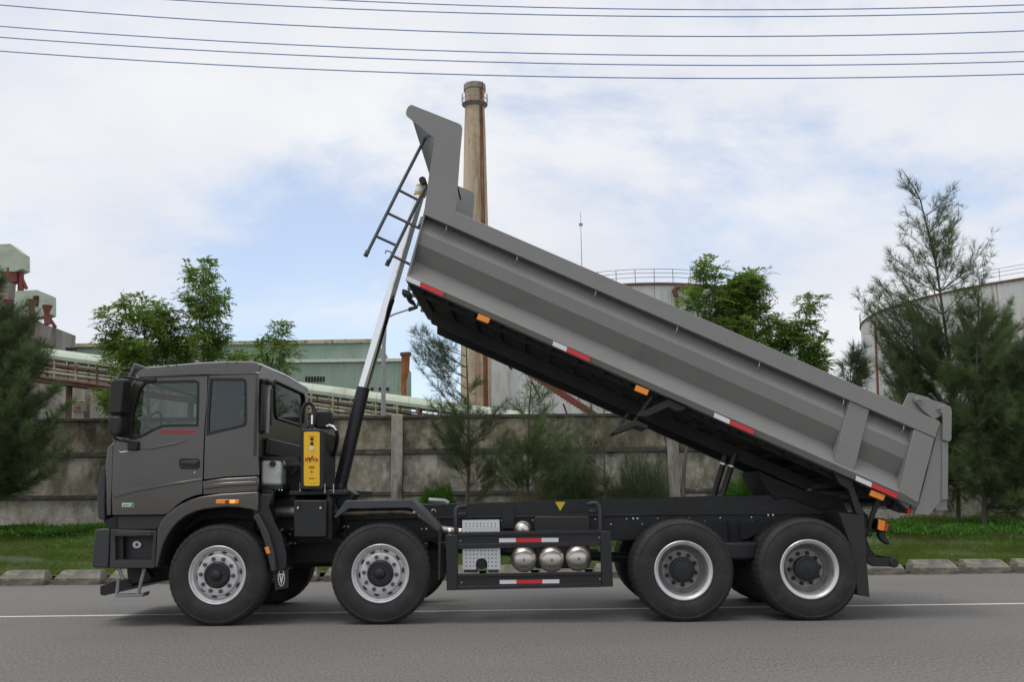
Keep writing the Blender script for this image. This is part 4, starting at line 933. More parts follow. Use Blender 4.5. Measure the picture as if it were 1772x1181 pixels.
# creases pressed in the door
for pts in ([(194.5, 852.5), (240, 845), (300, 836), (350.3, 828.6), (350.3, 832.4), (300, 840.5), (240, 851), (198, 862)], [(240, 778.5), (262, 775), (330, 761.5), (300, 771), (262, 779)]):
    shape_prism('door_crease', PAINT, dn, xz(pts, cy0), cy0-.011, cy0-.0005, .006)
MB().tube([T(206, 781, cy0-.004), T(209, 783.5, cy0-.004), T(221, 782, cy0-.004)], .006, 5).build('scratch_trim', RIM, dn)
hd = prism('door_handle', BLACK, dn, rnd_rect(309.5, 793, 345, 812.4, 6), cy0-.012, cy0-.0006, bevel=.005)
prism('door_handle_grip', GREYP, dn, [(313, 799), (342, 796.5), (344, 800), (338, 805.5), (313, 802.5)], cy0-.028, cy0-.0125, bevel=.006)
MB().disc(T(337, 818.3, cy0), .009, -.006, n=10).build('door_lock', RIM, dn)
def txt(name, s, x0, y0, x1, y1, yp, m, parent, bold=0):
    a = T(x0, y1, yp); b = T(x1, y0, yp); return text_mesh(name, s, a.x, b.x, a.z, b.z, yp, m, parent, bold)
txt('lettering', 'FOTON TRUCK AUMAN ETX D300LEA', 276.5, 744.5, 339.5, 751.5, cy0-.001, LRED, dn, .03)
prism('sticker', WHT, dn, rect(211, 871.2, 231.4, 878), cy0-.0025, cy0-.0005)
txt('sticker_lettering', 'EURO', 212.5, 872.8, 224.5, 876.8, cy0-.003, LGRN, dn, .03)
prism('sticker_mark', LGRN, dn, [(225, 877.4), (228, 871.8), (231, 871.8), (231, 877.4)], cy0-.0045, cy0-.0028)
# roof
rf = [(239.5, 654.5), (238, 650), (243, 642.5), (256, 636), (291, 633), (348, 627.5), (400, 625.3), (436, 625.3), (447, 627.5), (452, 632), (449, 646), (427, 646.3), (359, 649.4)]
P = xz(rf, .12); mb = MB()
zq0 = T(300, 650, .055).z; rings = []
for y, sc_, dz in ((.055, .06, -.006), (.058, .6, 0), (.066, .86, 0), (.10, .98, 0), (.2, 1, 0), (1.25, 1.0, .02), (2.3, 1, 0), (2.40, .98, 0), (2.434, .86, 0), (2.442, .6, 0), (2.445, .06, -.006)):
    rings.append([Vector((x, y, (zq0+(z-zq0)*sc_+dz) if z > zq0+.02 else z)) for x, z in P])
mb.loft(rings); roof = mb.build('roof', PAINT, truck, ang=22)
for x, y in ((290, 634), (305, 633), (393, 628.5), (409, 628)): MB().disc(T(x, y, .055), .008, .03, n=8).build('roof_plug', HUB, roof)
prism('roof_gutter', BLACK, roof, [(240, 654.9), (359, 650), (446, 646.7), (446, 647.6), (359, 651), (240, 656)], .045, .06)
# A pillar
side_pair('windscreen_pillar', PAINT, [(236, 650), (243, 655), (236.5, 661), (229, 676), (217, 708), (206, 742), (200.5, 766), (195.8, 768.5), (197, 753), (209.5, 720), (226, 668)], cy0-.004, cy0+.09, bevel=.01)
P = xz([(236, 651), (239, 653), (202, 757), (198.5, 757)], .15)
shape_prism('windscreen', GLS, truck, P, .15, 2.35)
# back wall
x_b = T(447, 700, cy0).x
def bw(px, py): p = TX(px, py, x_b); return Vector((x_b, p.y, p.z))
zr0, zr1 = T(447, 790, cy0).z, T(447, 628, cy0).z-.015
outer = [Vector((x_b, .052, zr0)), Vector((x_b, 2.448, zr0)), Vector((x_b, 2.448, zr1-.10)), Vector((x_b, 2.36, zr1)), Vector((x_b, .14, zr1)), Vector((x_b, .052, zr1-.10))]
wn = [bw(487, 665), bw(522, 683), bw(524.5, 739), bw(497, 734)]
wn = [Vector((x_b, max(.5, min(2.3, v.y)), v.z)) for v in wn]
zt1, zb1 = wn[0].z, wn[2].z
wn = [Vector((x_b, .72, zt1)), Vector((x_b, 2.12, zt1)), Vector((x_b, 2.2, zt1-.06)), Vector((x_b, 2.2, zb1+.05)), Vector((x_b, 2.12, zb1)), Vector((x_b, .82, zb1)), Vector((x_b, .74, zb1+.05)), Vector((x_b, .66, zt1-.06))]
mb = MB()
perm = lambda v: Vector((v.y, v.z, 0))
tri = tessellate_polygon([[perm(v) for v in outer], [perm(v) for v in wn]]); fl = outer+wn; n_ = len(fl)
vv = fl+[v+Vector((-.04, 0, 0)) for v in fl]; ff = []
for a, b, c in tri: ff += [(a, b, c), (c+n_, b+n_, a+n_)]
for o_, k_ in ((0, len(outer)), (len(outer), len(wn))):
    for i in range(k_): ff.append((o_+i, o_+i+n_, o_+(i+1) % k_+n_, o_+(i+1) % k_))
mb.add(vv, ff); bwall = mb.build('cab_back_panel', PAINT, truck)
mb = MB(); mb.extrude([v+Vector((-.01, 0, 0)) for v in wn], (-.006, 0, 0)); mb.build('window_pane', GLS2, bwall)
mb = MB(); loop = [v+Vector((.006, 0, 0)) for v in wn]; mb.tube(loop+[loop[0]], .018, 6); mb.build('window_seal', BLACK, bwall)
# air intake column recess on the back panel
MB().box((x_b+.001, .10, T(450, 748, .1).z), (x_b+.05, .22, T(450, 657, .1).z)).build('intake_duct', HUB, truck, bevel=.012)
MB().box((x_b+.001, .24, T(450, 750, .1).z), (x_b+.07, .30, T(450, 660, .1).z)).build('rear_corner_trim', mat('light_trim', (.30, .29, .27), .5), truck, bevel=.02)
MB().box((x_b+.001, .085, T(450, 664, .1).z), (x_b+.09, .31, T(450, 655, .1).z)).build('intake_cap', BLACK, truck, bevel=.02)
MB().box((x_b+.001, .46, T(450, 735, .4).z), (x_b+.03, .56, T(450, 672, .4).z)).build('rear_vent', BLACK, truck, bevel=.02)
mb = MB(); mb.box((x_b+.001, .35, zr0+.02), (x_b+.055, 2.35, zr0+.22)); mb.build('back_panel_lower', BLACK, truck, bevel=.02)
# cab floor, front panel, dash, seats
MB().box((T(200, 880, .1).x, .11, T(300, 800, .1).z-.2), (x_b-.05, 2.39, T(300, 800, .1).z-.15)).build('cab_floor', BLACK, truck)
MB().box((T(200, 880, .1).x, .11, T(300, 885, .1).z), (T(290, 880, .1).x, 2.39, T(300, 882, .1).z)).build('cab_floor', BLACK, truck)
fr = [(186, 774), (196, 768.5), (193.5, 850), (192.5, 893), (184, 893), (182, 812)]
shape_prism('front_corner', PAINT, truck, xz(fr, .07), .07, .16, .012); shape_prism('front_corner', PAINT, truck, xz(fr, .07), 2.34, 2.43, .012)
shape_prism('front_panel', PAINT, truck, xz([(188, 774), (198, 762), (200, 800), (196, 893), (184, 893), (182, 812)], .17), .165, 2.335, .02)
g = xz([(183, 805), (174.5, 811), (168, 856), (169.5, 897), (174, 900), (182, 901), (182, 860)], .1)
gr_ = shape_prism('grille', GREYP, truck, g, .09, 2.41, .015)
for q in ((183, 820), (183.4, 835), (183.4, 852), (183, 868)): MB().disc(T(q[0]+.5, q[1], .1), .01, .02, n=6).build('grille_clip', HUB, gr_)
shape_prism('bumper', GREYP, truck, xz([(164, 919), (167, 916.5), (186, 915), (190, 918), (187.5, 984.5), (160, 983), (158.5, 975)], .06), .06, 2.44, .025)
shape_prism('bumper_filler', BLACK, truck, xz([(176, 902), (200, 893), (200, 985), (188, 984), (190, 915), (184, 914)], .1), .13, 2.36)
# step well
sp = shape_prism('step_well', GREYP, truck, xz([(191.5, 917), (271, 919), (268.5, 981), (266, 984.5), (189, 984.5)], .05), .05, .1, .008, holes=[xz([(199, 929.5), (265, 929.5), (262, 971), (199, 972)], .05)])
shape_prism('well_back', GREYP, sp, xz([(198, 925), (268, 925), (264, 978), (198, 978)], .2), .2, .22)
prism('well_side', BLACK, sp, [(199.5, 929), (213, 929), (213, 973), (199.5, 973)], .105, .19)
prism('step_tread', BLACK, sp, [(199.5, 969), (263, 968), (262, 975), (199.5, 975.5)], .07, .2, bevel=.004)
prism('step_ledge', GREYP, sp, [(200, 921.5), (262, 920.5), (262, 928), (200, 929)], .03, .05, bevel=.006)
prism('step_lamp', RIM, sp, circ(236.5, 943.5, 8, 14, 7), .17, .199, bevel=.006)
prism('step_lamp_screw', HUB, sp, circ(236.5, 943.5, 2.6, 8), .164, .169)
shape_prism('lower_door_panel', GREYP, truck, xz([(204, 893.5), (284, 893), (291, 889), (272, 916.8), (204, 916.8)], .1), .1, .14, .004)
prism('panel_post', FRAME, truck, rect(203, 894, 211, 918), .12, .3)
shape_prism('step_seal', BLACK, truck, xz([(196, 893.5), (204, 893.5), (204, 917), (192, 917)], .1), .14, .3)
# folding step
mb = MB()
for q in ([(206, 986), (213, 1003), (205, 1004), (202, 1032)], [(250, 985), (245, 1005), (239, 1031)]):
    mb = MB(); mb.tube([T(*p, .09) for p in q], .019, 6); mb.build('folding_step_arm', ALU if False else mat('dull_steel', (.23, .25, .25), .5, .5, .2, 9), truck)
mb = MB(); mb.extrude([T(199, 1031, .03), T(245, 1030, .03), T(248, 1026, .03), T(248, 1030.5, .03), T(245, 1034, .03), T(199, 1034.5, .03)], (0, .18, 0)); mb.build('folding_step_tread', MATS['dull_steel'], truck, bevel=.004)
mb = MB(); mb.tube([T(209, 989, .16), T(214, 1002, .16), T(207, 1006, .16)], .012, 5); mb.build('folding_step_arm', MATS['dull_steel'], truck)
prism('front_underrun_plate', BLACK, truck, [(173.5, 1015.5), (200, 1006), (228, 1003), (228, 1016), (200, 1026), (180, 1032), (173.5, 1030)], .5, 2.0)
prism('front_underrun_arm', BLACK, truck, [(222, 985), (252, 985), (262, 1000), (255, 1008), (222, 1010)], .5, .6)
prism('steering_housing', BELLY, truck, [(218, 984), (300, 955), (320, 1000), (260, 1010), (222, 1015)], .75, 1.5, bevel=.02)
# front wheel arch
arch_o = [(267.5, 983), (272.5, 917), (279, 902), (288.5, 891), (300, 881.5), (315, 872), (330, 865), (348, 860), (382, 855.5), (446.5, 851.7), (447, 887)]
arch_i = [(436, 883), (414, 879.3), (392, 878.3), (370, 880), (352, 882.5), (337, 886.5), (321, 894), (308, 904), (299, 914), (291, 926), (284.5, 938), (280, 950), (276, 966), (272.5, 982)]
side_pair('wheel_arch', PAINT, arch_o+arch_i, cy0-.05, cy0+.03, bevel=.012)
pa = xz(arch_i, 0); mb = MB()
mb.loft([[Vector((x, .081, z)), Vector((x, .62, z)), Vector((x+.0, .62, z+.015)), Vector((x, .081, z+.015))] for x, z in pa]); mb.build('arch_liner', BELLY, truck)
mb.v = [(v[0], TW-v[1], v[2]) for v in mb.v]; mb.build('arch_liner', BELLY, truck)
side_pair('inner_wing', BELLY, [(270, 985), (276, 930), (296, 900), (330, 872), (380, 858), (470, 858), (480, 900), (460, 905), (430, 899), (400, 897), (350, 900), (312, 925), (296, 955), (290, 985)], .45, .47)
shape_prism('cab_subframe', BELLY, truck, xz([(285, 862), (470, 862), (470, 899), (285, 899)], .7), .62, 1.9)
lm = prism('side_lamp', ORG, truck, rnd_rect(373.2, 865.4, 413.6, 872.6, 2.2), cy0-.068, cy0-.0505, bevel=.005)
prism('lamp_bulb', ORGL, lm, rnd_rect(397, 866.3, 407, 871.8, 2.4), cy0-.074, cy0-.0685, bevel=.003)
prism('lamp_divider', mat('dark_red', (.2, .03, .01), .5), lm, rect(389.5, 866, 396, 872), cy0-.072, cy0-.0685)
# guard behind the front wheel
prism('rear_guard', FRAME, truck, [(436, 884), (447, 882), (449, 856), (473, 856), (465, 877), (475, 905), (487, 927), (495, 957), (496, 982), (488, 988), (470, 991), (466, 975), (458, 940), (446, 905)], .06, .09, bevel=.008)
prism('guard_lip', GREYP, truck, [(437, 894), (447, 890), (464, 922), (474, 957), (478, 989), (469, 991), (465, 973), (457.5, 941), (447, 912)], -.01, .058, bevel=.012)
prism('guard_inner', FRAME, truck, [(449, 888), (492, 940), (494, 985), (475, 985)], .30, .62)
prism('side_reflector', ORG, truck, [(457.5, 948.5), (464, 947), (468, 958), (461.5, 960)], -.02, -.0105, bevel=.003)
mf = prism('mudflap', FLAP, truck, [(474.5, 985), (499, 984), (499, 1018), (476, 1022.5)], .1, .115)
prism('emblem_ring', WHT, mf, circ(486.8, 1001, 6, 20, 14.6), .094, .0995, holes=[circ(486.8, 1001, 4.9, 20, 13.2)])
prism('emblem_mark', WHT, mf, [(482.6, 993.5), (491, 993.5), (487.4, 1011), (486.2, 1011)], .0935, .0995, holes=[[(485.2, 995.8), (488.4, 995.8), (486.8, 1004.5)]])
# interior
st_x = T(330, 740, .5).x; fz = T(300, 800, .1).z-.15
for yy in (.35, 1.55):
    b_ = MB(); b_.box((st_x-.3, yy, fz+.32), (st_x+.2, yy+.52, fz+.47)); s_ = b_.build('seat', SEAT, truck, bevel=.05)
    mb = MB(); mb.extrude([(st_x+.12, yy+.03, fz+.4), (st_x+.26, yy+.03, fz+.4), (st_x+.38, yy+.03, fz+.85), (st_x+.28, yy+.03, fz+.86)], (0, .46, 0)); mb.build('seat_back', SEAT, s_, bevel=.04)
shape_prism('dashboard', BLACK, truck, xz([(203, 764), (232, 752), (250, 757), (256, 772), (250, 800), (205, 800)], .15), .16, 2.34, .03)
c = T(262, 742, .6); mb = MB(); ring = [c+Vector((.07*math.cos(t_*math.pi/12), .22*math.sin(t_*math.pi/12), .19*math.cos(t_*math.pi/12))) for t_ in range(25)]
mb.tube(ring, .014, 6); mb.tube([c, c+Vector((-.25, 0, -.3))], .02, 6); mb.tube([c+Vector((0, -.21, 0)), c+Vector((0, .21, 0))], .012, 5); mb.build('steering_wheel', BLACK, truck)
mb = MB(); n_ = 26; xa = T(372, 700, .12).x; xb_ = T(414, 700, .12).x; zt2 = T(390, 655, .12).z; zb2 = T(390, 742, .12).z
rings = [[Vector((xa+(xb_-xa)*k/n_, .16+.012*math.sin(k*1.5), z)) for k in range(n_+1)] for z in (zb2, zt2)]
mb.loft(rings, cap=False, closed=False); mb.build('curtain', CURT, truck)
# mirrors and visor
mr_ = prism('mirror', BLACK, truck, [(196, 656.5), (211, 656), (214, 659), (210, 715), (188, 716.5), (187, 712), (190, 664)], -.22, .0, bevel=.03)
prism('mirror_glass', CHROME, mr_, [(213.8, 664), (214.8, 664), (211.4, 710), (210.6, 710)], -.2, -.03)
prism('mirror_lower', BLACK, mr_, [(186.5, 719), (207, 719), (209, 725), (208, 748), (203, 756), (193, 755.5), (187, 748), (185.5, 730)], -.22, .0, bevel=.035)
prism('mirror_joint', HUB, mr_, [(190, 714), (208, 713), (208, 721), (190, 721)], -.16, -.05)
MB().tube([T(204, 657, -.1), T(206, 653, -.08), T(222, 653.5, .0), T(240, 657, .03)], .014, 8).build('mirror_arm', BLACK, mr_)
prism('mirror_arm_mount', BLACK, mr_, [(238, 655), (269, 654.5), (269, 660), (262, 661), (238, 659.5)], .025, .049, bevel=.006)
MB().tube([T(196, 754, -.1), T(199, 760, -.06), T(207, 763, -.02), T(222, 764.5, .02)], .012, 8).build('mirror_arm', BLACK, mr_)
prism('mirror_arm_mount', BLACK, mr_, rnd_rect(219.5, 763.5, 237, 780, 3), -.005, .049, bevel=.012)
prism('sun_visor', mat('smoked_plastic', (.09, .10, .105), .3, 0, .05, 5), truck, [(219.5, 654.5), (225.5, 655.5), (235.5, 631), (231.5, 628)], .09, 2.4, bevel=.006)
prism('visor_bracket', BLACK, truck, [(222, 657), (232, 638), (247, 640), (240, 646), (235, 654), (229, 662), (224, 665)], .1, .13)

# ---- equipment behind the cab
ht = prism('hydraulic_oil_tank', BLACK, truck, rnd_rect(519.5, 743, 560.5, 848, 5), .2, .26, bevel=.01)
a = T(522, 746, .26); b = T(560, 847, .26)
tb_ = MB().box((a.x, .262, b.z), (b.x+.0, .92, a.z)).build('tank_body', BLACK, ht, bevel=.03)
for zz in (.28, .62):
    z = b.z+(a.z-b.z)*zz; MB().box((a.x-.006, .30, z), (b.x+.006, .9, z+.025)).build('tank_strap', HUB, ht)
prism('panel', YEL, ht, rnd_rect(525.6, 748, 553.2, 842, 3), .19, .199, bevel=.003)
for i, (cy_, m_) in enumerate(((760.5, HUB), (768.3, HUB))): MB().disc(T(539.8, cy_, .19), .0185, -.008, n=16).build('gauge', m_, ht)
MB().disc(T(539.6, 776.5, .19), .0195, -.008, n=16).build('gauge', CHROME, ht); MB().disc(T(539.6, 776.5, .18), .008, -.004, n=10).build('gauge_needle_cap', HUB, ht)
txt('brand_lettering', 'H', 527.7, 792.6, 533.2, 799.3, .188, REDT, ht, .09)
prism('brand_lettering', LBLK, ht, [(532.8, 792.2), (535.2, 792.2), (537.3, 795), (539.8, 789.6), (541.6, 789.6), (537.9, 797), (537.3, 799.6), (535, 799.6), (535.6, 796.6)], .185, .1895)
txt('brand_lettering', 'V', 539.6, 792.6, 545.2, 799.3, .188, REDT, ht, .09)
txt('brand_lettering', 'A', 544.8, 792.6, 551.2, 799.3, .188, REDT, ht, .09)
for (yy, x0_, x1_, m_) in ((755, 534.5, 545, LRED), (807.5, 534, 544.5, LBLK), (810, 535, 543.5, LBLK), (828, 534.5, 544, LBLK)):
    prism('print_line', m_, ht, rect(x0_, yy, x1_, yy+1.0), .1865, .1895)
prism('print_mark', LRED, ht, [(536.5, 816), (542, 816), (539.3, 819.5)], .1865, .1895)
prism('print_plate', mat('pale_yellow', (.9, .62, .12), .4), ht, rect(534.5, 834, 544.5, 835.6), .1865, .1895)
# air cleaner and hoses
c = T(558, 724, .8); mb = MB(); mb.tube([T(545, 726, 1.0), T(570, 726, 1.0)], .11, 24); mb.build('air_cleaner', BLACK, truck, bevel=.02)
prism('air_cleaner_box', BLACK, truck, rnd_rect(546, 711, 571, 742, 4), .75, .95, bevel=.02)
mb = MB(); c = T(532.5, 722, .35); mb.tube([c+Vector((.085*math.cos(t_), .03*math.sin(t_), .17*math.sin(t_))) for t_ in [R_(-70+20*k) for k in range(17)]], .017, 8); mb.build('hydraulic_hose', BLACK, truck)
mb = MB(); c = T(531, 720, .5); mb.tube([c+Vector((.07*math.cos(t_), .1*math.sin(t_), .16*math.sin(t_))) for t_ in [R_(-90+20*k) for k in range(17)]], .02, 8); mb.build('hydraulic_hose', BLACK, truck)
MB().tube([T(540, 719, .32), T(540, 735, .32)], .012, 8).build('hose_fitting', CHROME, truck)
mb = MB(); mb.tube([T(565, 739, .5), T(570, 737, .5), T(577, 740, .5), T(582, 746, .5)], .02, 8); mb.build('hose_fitting', CHROME, truck)
mb = MB(); mb.tube([T(582, 746, .5), T(584, 756, .52), T(582, 772, .6), T(577, 790, .7)], .022, 8); mb.build('hydraulic_hose', BLACK, truck)
MB().box((T(500, 860, .3).x, .3, T(500, 858, .3).z), (T(600, 860, .3).x, 2.1, T(500, 850, .3).z)).build('equipment_cradle', FRAME, truck, bevel=.008)
prism('cylinder_cradle', FRAME, truck, [(563, 850), (603, 848), (615, 856), (608, 868), (590, 880), (563, 878)], .5, .8, bevel=.01)
prism('cradle_strut', FRAME, truck, [(566, 858), (569, 857), (586, 884), (583, 885)], .3, .34)
for q in ((519, 835), (562, 838), (577, 838)): MB().tube([T(q[0], q[1], .22), T(q[0], q[1]+16, .22)], .006, 5).build('tie_bolt', ALU, truck)
ct = prism('coolant_bottle', WPL, truck, rnd_rect(451, 797, 486.5, 841, 5), .3, .55, bevel=.03)
MB().disc(T(472.5, 803.5, .3), .034, -.03, n=16).build('cap', HUB, ct)
prism('bottle_bracket', HUB, truck, [(449, 840), (488, 840), (490, 847), (449, 847)], .25, .6)
prism('wheel_well_shroud', HUB, truck, [(449, 791), (515, 791), (518, 800), (500, 799), (462, 795), (452, 799), (452, 815), (449, 815)], .3, .45)
MB().box((x_b-.03, .6, T(500, 862, .6).z), (x_b+.42, 2.0, T(500, 800, .6).z)).build('engine_cover', BELLY, truck, bevel=.05)
mb = MB(); mb.tube([T(484, 812, .4), T(497, 808, .42), T(505, 820, .5), T(514, 812, .5)], .02, 7); mb.build('hose', GREYP, truck)
for k, q in enumerate(((473, 850), (478, 849), (484, 848.5), (489, 849))): MB().disc(T(q[0], q[1], .45), .008, -.03, n=8).build('pipe_fitting', CHROME, truck)

# ---- hoist cylinder
ax0, ax1 = T(588.5, 842, 1.25), T(629, 671, 1.25); axt = T(731, 322, 1.25)
hz = MB(); hz.tube([ax0, ax1], .082, 28); hc = hz.build('hoist_cylinder', mat('cylinder_black', (.018, .018, .02), .38, 0, .15, 5, .05, 60), truck, bevel=.006)
d_ = (axt-ax1).normalized(); L_ = (axt-ax1).length
MB().tube([ax1-d_*.03, ax1+d_*L_*.425], .068, 28).build('stage', CHROME, hc)
MB().tube([ax1+d_*L_*.425-d_*.02, ax1+d_*L_*.425+d_*.02], .0705, 28).build('stage_ring', CHROME, hc)
MB().tube([ax1+d_*L_*.43, ax1+d_*(L_-.1)], .063, 28).build('stage', CHROME, hc)
MB().tube([ax1+d_*(L_-.14), ax1+d_*(L_+.0)], .078, 24).build('head_cap', mat('yellow_cap', (.6, .42, .06), .45), hc, bevel=.006)
MB().tube([ax1+d_*(L_-.1), ax1+d_*(L_-.035)], .0795, 24).build('cap_label', WHT, hc)
ey = axt+d_*.045; MB().disc(ey+Vector((0, -.12, 0)), .045, .24, n=18).build('trunnion_pin', GREYP, hc)
MB().disc(ax0+Vector((0, -.25, -.02)), .05, .5, n=18).build('trunnion_pin', FRAME, hc)

# ---- tipping body (meshed where it stands, tipped)
def isect(a, b, c, d):
    x1, y1 = a; x2, y2 = b; x3, y3 = c; x4, y4 = d; D = (x1-x2)*(y3-y4)-(y1-y2)*(x3-x4)
    return (((x1*y2-y1*x2)*(x3-x4)-(x1-x2)*(x3*y4-y3*x4))/D, ((x1*y2-y1*x2)*(y3-y4)-(y1-y2)*(x3*y4-y3*x4))/D)
fe = ((733.4, 371), (703.5, 478)); re_ = ((1620, 758), (1589, 872))
lines = [((733, 371), (1619, 758.6), .155), ((731, 380), (1466, 703), .10), ((730, 402), (1460, 723), .035), ((723, 421.5), (1452, 745), .05), ((715, 451), (1441.7, 774.6), .155), ((705.5, 477.6), (1477, 818), .008), ((702, 485), (1479, 831), .04)]
Fp = []; Rp = []
for a, b, y in lines:
    Fp.append(T(*isect(a, b, *fe), y)); Rp.append(T(*isect(a, b, *re_), y))
Fi = [Vector((Fp[-1].x, .24, Fp[-1].z)), Vector((Fp[0].x, .24, Fp[0].z))]; Ri = [Vector((Rp[-1].x, .24, Rp[-1].z)), Vector((Rp[0].x, .24, Rp[0].z))]
mb = MB(); mb.loft([Fp+Fi, Rp+Ri]); bodyo = mb.build('tipping_body', BODY, truck, ang=12)
mir = lambda v: Vector((v.x, TW-v.y, v.z))
mb = MB(); mb.loft([[mir(v) for v in Fp+Fi], [mir(v) for v in Rp+Ri]]); mb.build('side_wall', BODY, bodyo, ang=12)
bx = (Rp[0]-Fp[0]); bx.y = 0; BLn = bx.length; bx.normalize()      # body axis, front to rear
bu = Vector((-bx.z, 0, bx.x)); bu = bu if bu.z > 0 else -bu        # body up
def both(name, m, P, y0, y1, bevel=0, holes=None, parent=bodyo, **k):
    a = shape_prism(name, m, parent, P, y0, y1, bevel, holes, **k); b = shape_prism(name, m, parent, P, TW-y1, TW-y0, bevel, holes, **k); return a
# top rail with the headboard side plates
both('top_rail', BODY, xz([(787.5, 365.5), (1625.7, 729.3), (1627, 733), (1619, 758.6), (734, 371.2)], .0), .0, .235, .006)
plate = [(733.4, 370.8), (743, 300), (751.8, 243), (751.2, 239), (748, 236), (714, 209), (703.5, 200), (702.3, 195), (704.5, 187.5), (708, 182.8), (712.7, 181.4), (794, 213.7), (798.5, 217), (800.2, 222.6), (796, 270), (792.7, 316), (787.6, 365.2), (787.2, 394)]
both('headboard_side', BODY, xz(plate, .0), -.002, .012, .0)
# headboard and canopy sheet
hb = [(714, 209), (748, 236), (752, 242.5), (743, 300), (733.4, 371), (718, 428), (703.5, 484)]
P = pp(hb, .02); mb = MB(); rings = []
for i, p in enumerate(P):
    q = Vector((p.x+.02, p.y, p.z+.006)); rings.append([Vector((p.x, .014, p.z)), Vector((p.x, TW-.014, p.z)), Vector((q.x, TW-.014, q.z)), Vector((q.x, .014, q.z))])
mb.loft(rings); mb.build('headboard', BODY, bodyo)
for yy in (.55, .95, 1.5, 1.9):
    mb = MB(); a, b = P[3], P[6]; n_ = Vector((-(b-a).z, 0, (b-a).x)).normalized(); n_ = n_ if n_.x < 0 else -n_
    a = a.lerp(b, .02)
    mb.extrude([(a.x, yy, a.z), (b.x, yy, b.z), (b.x+n_.x*.06, yy, b.z+n_.z*.06), (a.x+n_.x*.06, yy, a.z+n_.z*.06)], (0, .08, 0)); mb.build('headboard_stiffener', BODY, bodyo)
# posts at the rear
both('corner_post', BODY, xz([(1470, 694), (1504.6, 709), (1477, 818.5), (1441.7, 801.5)], .03), .022, .12, .006)
both('corner_post', BODY, xz([(1582, 743), (1617.7, 758.8), (1589, 871.7), (1556, 852)], .0), .004, .12, .006)
both('post_edge', BODY, xz([(1467, 696), (1470, 694.5), (1441.5, 801), (1439, 797)], .06), .05, .12)
both('post_edge', BODY, xz([(1576, 745), (1581.5, 743.5), (1555.5, 851.5), (1552, 846)], .06), .05, .12)
# floor with cross members
F1, R1 = Fp[-1], Rp[-1]
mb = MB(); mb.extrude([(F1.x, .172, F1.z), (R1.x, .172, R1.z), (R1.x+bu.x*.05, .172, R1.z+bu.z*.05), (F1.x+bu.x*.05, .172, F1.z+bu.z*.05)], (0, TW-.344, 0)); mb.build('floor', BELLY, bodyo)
nc = 19
for k in range(nc):
    p = F1.lerp(R1, (k+.4)/nc); mb = MB(); a = Vector((p.x, .18, p.z))-bu*.002; b = a+bx*.09
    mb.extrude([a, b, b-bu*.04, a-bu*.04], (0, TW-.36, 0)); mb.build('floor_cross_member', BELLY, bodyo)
mb = MB(); p = F1-bu*.0; q = R1
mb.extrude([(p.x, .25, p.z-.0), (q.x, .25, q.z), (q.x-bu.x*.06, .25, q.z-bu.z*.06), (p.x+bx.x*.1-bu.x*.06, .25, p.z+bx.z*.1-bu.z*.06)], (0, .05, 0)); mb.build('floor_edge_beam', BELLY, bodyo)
for y0 in (.82, 1.58):
    a = F1+bx*.28; b = F1.lerp(R1, .86); mb = MB()
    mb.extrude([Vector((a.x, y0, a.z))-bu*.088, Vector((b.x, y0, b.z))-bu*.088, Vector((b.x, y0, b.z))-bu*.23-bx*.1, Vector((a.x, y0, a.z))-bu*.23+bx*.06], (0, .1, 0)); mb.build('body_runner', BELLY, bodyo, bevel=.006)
# hinge block at rear, front floor bracket
hg = F1.lerp(R1, .80)
prism('hinge_bracket', BELLY, bodyo, [(1312, 815), (1345, 830), (1395, 850), (1440, 858), (1460, 880), (1420, 884), (1362, 862), (1342, 866), (1326, 848)], .78, 1.72, bevel=.01)
prism('front_foot', GREYP, bodyo, [(696, 500), (709, 503), (711, 512), (695, 509)], .35, .55, bevel=.006)
prism('front_foot', BELLY, bodyo, [(703, 512), (716, 520), (720, 528), (704, 519)], .6, .8)
# folded mudguard bars carried by the body
dk = FRAME
prism('guard_bar', dk, bodyo, [(1157, 690.5), (1190, 706), (1186, 709), (1176, 712), (1168, 711), (1158, 705), (1121, 721), (1104, 722), (1102, 717), (1112, 712)], .1, .2, bevel=.006)
prism('guard_arm', dk, bodyo, [(1060, 748), (1070, 738), (1100, 727), (1122, 737), (1119, 743), (1101, 737.5), (1064, 751.8)], .1, .6, bevel=.006)
prism('guard_link', dk, bodyo, [(1084, 716), (1089, 716), (1073, 741), (1068, 742)], .3, .36)
prism('guard_link', dk, bodyo, [(1126, 686), (1130, 688), (1100, 730), (1096, 727)], .15, .2)
prism('guard_bar', dk, bodyo, [(1441.5, 815), (1478, 831), (1477, 840), (1487, 868), (1497, 890), (1494, 895), (1481, 890), (1468, 848), (1452, 838)], .1, .2, bevel=.008)
# tipping struts
for (a, b) in (((1235, 857), (1259, 779)), ((1250, 857), (1273, 785))):
    y_ = .9 if a[0] < 1240 else .82
    s_ = MB().tube([T(*a, y_), T(*b, y_)], .036, 12).build('body_prop', FRAME, truck); p, q = T(*a, y_), T(*b, y_); MB().tube([p.lerp(q, .66), p.lerp(q, .70)], .042, 12).build('collar', ALU, s_)
